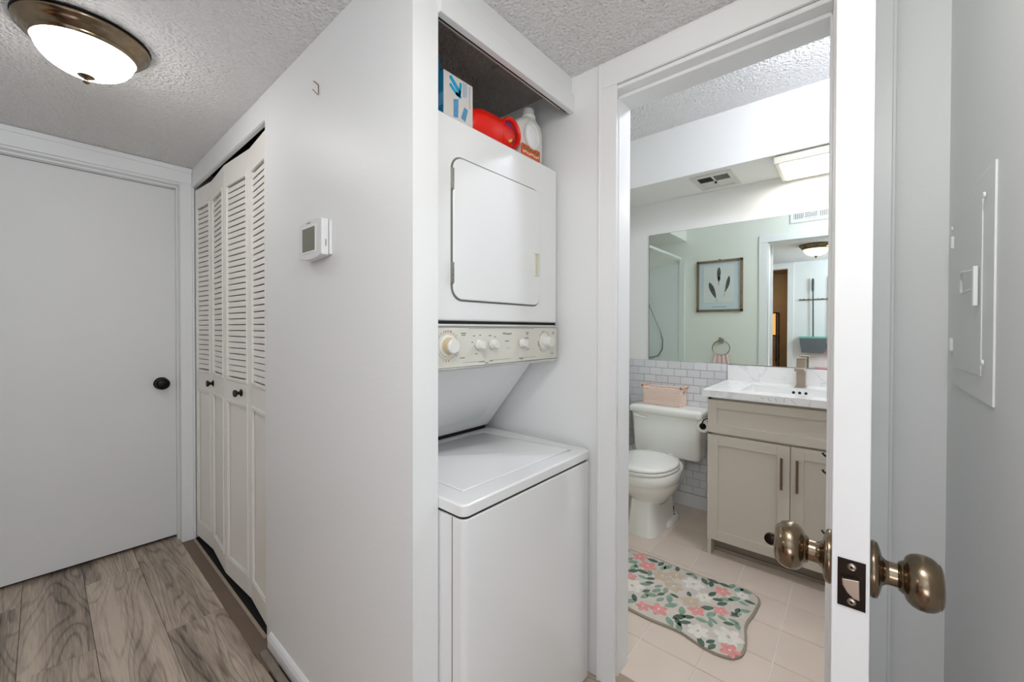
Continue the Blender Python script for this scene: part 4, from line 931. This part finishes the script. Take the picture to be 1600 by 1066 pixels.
tag(obj('hand_towel', tw.rings(rows), M['towel'], smooth=True), 'small blush hand towel on the towel ring, seen in the mirror', 'towel')

# tub, surround, rail, hose, curtain (mostly mirror) --------------------------------
tub = thing('bathtub', 'white bathtub beyond the toilet', 'bathtub', (2.14, 1.8, 0.0))
def TR(z, g): return [(x, y, z) for x, y in rrect(WXB+0.01+g, X3-0.006-g, 1.40+g, 2.195-g, 0.04+0.0*g)]
obj('shell', MB().rings([TR(0.0, 0.0), TR(0.44, 0.0), TR(0.45, 0.01), TR(0.45, 0.06), TR(0.30, 0.09), TR(0.12, 0.13), TR(0.10, 0.2)]), M['porcelain'], tub, smooth=True, sharp=50)
struct('trim_11', B(WB, WB+0.018, 1.372, 1.430, 0.45, 1.942), M['surround'], 'white edge flange of the shower surround, seen in the mirror', 'trim', bevel=0.003)
struct('wall_surround', B(WB, WB+0.01, 1.43, 2.2, 0.452, 1.90).box(WB+0.01, X3, 2.19, 2.2, 0.452, 1.90).box(WB+0.01, WB+0.045, 2.155, 2.19, 0.452, 1.90), M['surround'], 'glossy pale shower surround, seen in the mirror', 'wall')
rod = tag(obj('curtain_rail', MB().tube([(WB+0.018, 1.415, 1.955), (X3, 1.415, 1.955)], 0.0125, 12), M['wallsmooth'], smooth=True), 'white shower curtain rail, seen in the mirror', 'rail')
tag(obj('shower_hose', MB().tube([(WB+0.06, 1.80, 1.62), (WB+0.05, 1.73, 1.47), (WB+0.05, 1.67, 1.34), (WB+0.05, 1.61, 1.20), (WB+0.05, 1.585, 1.10), (WB+0.05, 1.59, 1.00), (WB+0.05, 1.63, 0.93), (WB+0.05, 1.70, 0.905), (WB+0.05, 1.80, 0.91)], 0.008, 10), M['hose'], smooth=True), 'looped metal shower hose, seen in the mirror', 'hose')
cu = MB(); rows = []
for i in range(9):
    t = i/8; z = 0.975 - 0.62*t; row = []
    for k in range(41):
        u = k/40; row.append((2.74+0.135*u, 1.335 - 0.055*min(1, t*1.8)*u + (0.008+0.016*t)*math.sin(u*PI*7), z))
    for k in range(40, -1, -1):
        x, y, zz = row[k]; row.append((x, y+0.004, zz))
    rows.append(row)
cl_ = thing('hanging_cloth', 'grey cloth hanging in the corner left of the toilet tank', 'cloth', (2.80, 1.33, 0.36))
obj('cloth', cu.rings(rows), M['curtain'], cl_, smooth=True)
obj('hanging_bar', MB().tube([(2.73, 1.337, 0.980), (X3, 1.337, 0.980)], 0.006, 10), M['nickel'], cl_, smooth=True)

# bath mat ----------------------------------------------------------------------------
rug = thing('bath_mat', 'wavy-edged floral bath mat on the bathroom tiles', 'mat', (1.87, 0.74, 0.002))
half = [(2.112, 0.80), (2.098, 0.70), (2.100, 0.62), (2.098, 0.56), (2.102, 0.48), (2.122, 0.42), (2.126, 0.38), (2.110, 0.335), (2.075, 0.315), (2.02, 0.318), (1.95, 0.322), (1.89, 0.332), (1.84, 0.330), (1.79, 0.318), (1.73, 0.309), (1.68, 0.314), (1.645, 0.335), (1.628, 0.375), (1.628, 0.43), (1.640, 0.48), (1.654, 0.53), (1.648, 0.59), (1.640, 0.65), (1.642, 0.72), (1.650, 0.80)]
full = half + [(x, 1.60-y) for x, y in reversed(half)][1:-1]
def smoothp(p, it=2):
    for _ in range(it):
        q = []
        for i in range(len(p)):
            a, b_ = Vector(p[i]), Vector(p[(i+1) % len(p)]); q += [tuple(a.lerp(b_, .25)), tuple(a.lerp(b_, .75))]
        p = q
    return p
full = smoothp(full); cen = Vector((1.87, 0.80))
def inset(p, d): return [tuple(Vector(q) + (cen-Vector(q)).normalized()*d) for q in p]
Z0 = 0.0016
obj('mat_base', MB().rings([[(x, y, Z0) for x, y in full], [(x, y, Z0+0.006) for x, y in full], [(x, y, Z0+0.0085) for x, y in inset(full, 0.004)]]), M['rugedge'], rug, smooth=True, sharp=40)
obj('mat_face', MB().rings([[(x, y, Z0+0.0085) for x, y in inset(full, 0.010)], [(x, y, Z0+0.0100) for x, y in inset(full, 0.013)]]), M['rug'], rug, smooth=True, sharp=40)
def inside(x, y, p):
    c = False; n = len(p)
    for i in range(n):
        (x1_, y1_), (x2_, y2_) = p[i], p[i-1]
        if (y1_ > y) != (y2_ > y) and x < (x2_-x1_)*(y-y1_)/(y2_-y1_)+x1_: c = not c
    return c
inner = inset(full, 0.03); ZR = Z0+0.0100; rr = random.Random(11)
def flower(cx_, cy_, r, m, mc, npet=5):
    fl_ = MB(); a0 = rr.random()*6
    for k in range(npet):
        a = a0 + 2*PI*k/npet; pc = (cx_+r*0.55*math.cos(a), cy_+r*0.55*math.sin(a)); poly = []
        for i in range(10):
            t = 2*PI*i/10; u, v = r*0.50*math.cos(t)*(1.0+0.1*math.cos(3*t)), r*0.36*math.sin(t)
            poly.append((pc[0]+u*math.cos(a)-v*math.sin(a), pc[1]+u*math.sin(a)+v*math.cos(a)))
        fl_.rings([[(x, y, ZR-0.001) for x, y in poly], [(x, y, ZR+0.0006+0.0001*k) for x, y in poly]])
    o = obj('flower', fl_, m, rug)
    obj('flower_centre', MB().lathe([(0, r*0.16), (0.0022, r*0.13)], (cx_, cy_, ZR), 'z', 8), mc, o)
def leaf(cx_, cy_, L_, a, m):
    poly = [(-0.5, 0), (-0.3, 0.16), (0, 0.24), (0.28, 0.17), (0.5, 0), (0.28, -0.17), (0, -0.24), (-0.3, -0.16)]
    poly = [(cx_+L_*(u*math.cos(a)-v*math.sin(a)), cy_+L_*(u*math.sin(a)+v*math.cos(a))) for u, v in poly]
    obj('leaf', MB().rings([[(x, y, ZR-0.001) for x, y in poly], [(x, y, ZR+0.0003) for x, y in poly]]), m, rug)
# flowers placed where the photograph shows them (x, y, radius, kind)
FL = [(2.055, 0.865, .038, 'p'), (2.00, 0.80, .042, 'p'), (1.86, 0.83, .03, 'p'), (2.00, 0.58, .048, 'w'), (2.02, 0.665, .036, 'b'), (2.03, 0.462, .034, 'p'), (1.885, 0.435, .030, 'p'), (1.80, 0.795, .052, 'w'),
      (1.745, 0.375, .052, 'w'), (1.69, 0.37, .0, ''), (1.655, 0.40, .0, ''), (1.86, 0.55, .040, 'b'), (1.82, 0.515, .034, 'p'), (1.72, 0.64, .038, 'p'), (1.695, 0.70, .030, 'p'), (1.675, 0.355, .036, 'p'), (1.93, 0.515, .034, 'w'), (1.70, 0.475, .040, 'w'), (1.965, 0.715, .042, 'b'), (1.92, 0.645, .04, 'b'),
      (1.97, 0.95, .045, 'w'), (1.80, 1.0, .036, 'p'), (1.90, 1.08, .045, 'w'), (2.03, 1.1, .036, 'p'), (1.72, 1.12, .045, 'w'), (2.04, 1.22, .04, 'b'), (1.85, 1.2, .036, 'p'), (2.055, 0.385, 0.026, 'w')]
FL = [f for f in FL if f[2] > 0]
for x, y, r, kd in FL:
    if kd == 'p': flower(x, y, r, M['rpink'], M['rwhite'])
    elif kd == 'w': flower(x, y, r, M['rwhite'], M['rbeige'], 6)
    else: flower(x, y, r, M['rbeige'], M['rwhite'], 6)
placed = [(x, y, r+0.006) for x, y, r, k in FL]; cnt = 0
for _ in range(6000):
    if cnt >= 150: break
    x, y = rr.uniform(1.64, 2.12), rr.uniform(0.32, 1.28); L_ = rr.uniform(0.042, 0.066)
    if not inside(x, y, inner): continue
    if any((x-a)**2+(y-b_)**2 < (r*0.9+L_*0.26)**2 for a, b_, r in placed): continue
    leaf(x, y, L_, rr.choice((0.5, 2.3, 1.4, -0.4)) + rr.uniform(-0.3, 0.3), M['rgreen'] if rr.random() < 0.55 else M['rsage'])
    placed.append((x, y, L_*0.26)); cnt += 1
flower(1.90, 0.385, 0.016, M['rplum'], M['rplum'], 4)

# ---------------------------------------------------------------- hall wall opposite, seen in the mirror
struct('trim_12', B(XL, XL+0.014, 0.665, 0.735, 0, 2.05).box(XL, XL+0.014, 1.53, 1.6, 0, 2.05).box(XL, XL+0.014, 0.665, 1.6, 2.05, 2.115), M['wallsmooth'], 'white casing of the opposite doorway, seen in the mirror', 'trim', bevel=0.003)
struct('wall_tan_room', B(-2.3, -2.2, 0.0, 2.6, 0, CZ).box(-2.2, XL-0.1, 0.0, 0.1, 0, CZ).box(-2.2, XL-0.1, 2.5, 2.6, 0, CZ).box(-2.3, XL-0.1, 0.0, 2.6, CZ, CZ+0.05).box(-2.3, XL-0.1, 0.0, 2.6, -0.05, 0.0), M['tan'], 'tan wooden room through the opposite doorway', 'wall')
lampt = thing('shelf_lamp', 'black framed floor lamp with glowing amber shade, seen in the mirror', 'lamp', (-1.5, 1.05, 0.0))
lm_ = MB()
for y in (0.92, 1.24):
    for x in (-1.62, -1.38): lm_.box(x-0.008, x+0.008, y-0.010, y+0.010, 0, 1.47)
for z in (0.35, 0.75, 1.12, 1.46): lm_.box(-1.63, -1.37, 0.91, 1.25, z-0.008, z+0.008)
obj('frame', lm_, M['black'], lampt)
obj('lamp_shade', B(-1.60, -1.40, 0.94, 1.22, 1.13, 1.45), M['shade'], lampt)
tag(obj('wooden_easel_leg', MB().tube([(-1.25, 0.98, 1.02), (-1.25, 0.80, 0.02)], 0.018, 8), M['oak'], smooth=True), 'orange wooden pole leaning in the opposite room, seen in the mirror', 'pole')
rk = thing('tool_rack', 'metal tool rack on the white wall, seen in the mirror', 'rack', (XL, 0.42, 1.61))
obj('rail', B(XL, XL+0.008, 0.20, 0.606, 1.600, 1.622), M['steel'], rk, bevel=0.001)
for y in (0.59, 0.55, 0.50, 0.40, 0.35, 0.30, 0.24):
    obj('clip', MB().tube([(XL+0.008, y, 1.612), (XL+0.03, y, 1.612), (XL+0.035, y, 1.625)], 0.005, 8), M['steel'], rk, smooth=True)
dp = thing('upright_dustpan', 'grey upright dustpan with long dark handle on the tool rack, seen in the mirror', 'dustpan', (XL+0.05, 0.45, 0.90))
obj('handle', MB().tube([(XL+0.045, 0.452, 1.89), (XL+0.045, 0.452, 1.86), (XL+0.045, 0.452, 1.74), (XL+0.045, 0.45, 1.71), (XL+0.045, 0.445, 1.10)], [0.008, 0.014, 0.014, 0.008, 0.008], 12), M['pole'], dp, smooth=True)
def tp_(y0_, y1_, z): return [(XL+0.01, y0_, z), (XL+0.10, y0_, z), (XL+0.10, y1_, z), (XL+0.01, y1_, z)]
obj('pan', MB().rings([tp_(0.325, 0.565, 0.905), tp_(0.300, 0.590, 1.095)]), M['dustgrey'], dp, bevel=0.004)
obj('rim', MB().rings([tp_(0.298, 0.592, 1.095), tp_(0.294, 0.596, 1.118)]), M['teal'], dp, bevel=0.003)
br_ = thing('hanging_broom', 'dark handled broom at the end of the tool rack, seen in the mirror', 'broom', (XL+0.04, 0.26, 0.9))
obj('handle', MB().tube([(XL+0.045, 0.262, 1.90), (XL+0.045, 0.262, 1.05)], 0.011, 10), M['pole'], br_, smooth=True)
obj('bristle_head', B(XL+0.02, XL+0.08, 0.12, 0.29, 0.90, 1.05), M['pink'], br_, bevel=0.006)
pb = thing('pink_storage_bin', 'pink lidded storage bin below the tool rack, seen in the mirror', 'bin', (XL+0.2, 0.26, 0.0))
obj('bin_body', B(XL+0.02, XL+0.32, 0.08, 0.42, 0.0, 0.69), M['pink'], pb, bevel=0.01)
obj('bin_lid', B(XL+0.01, XL+0.33, 0.07, 0.43, 0.69, 0.715), M['pink'], pb, bevel=0.005)
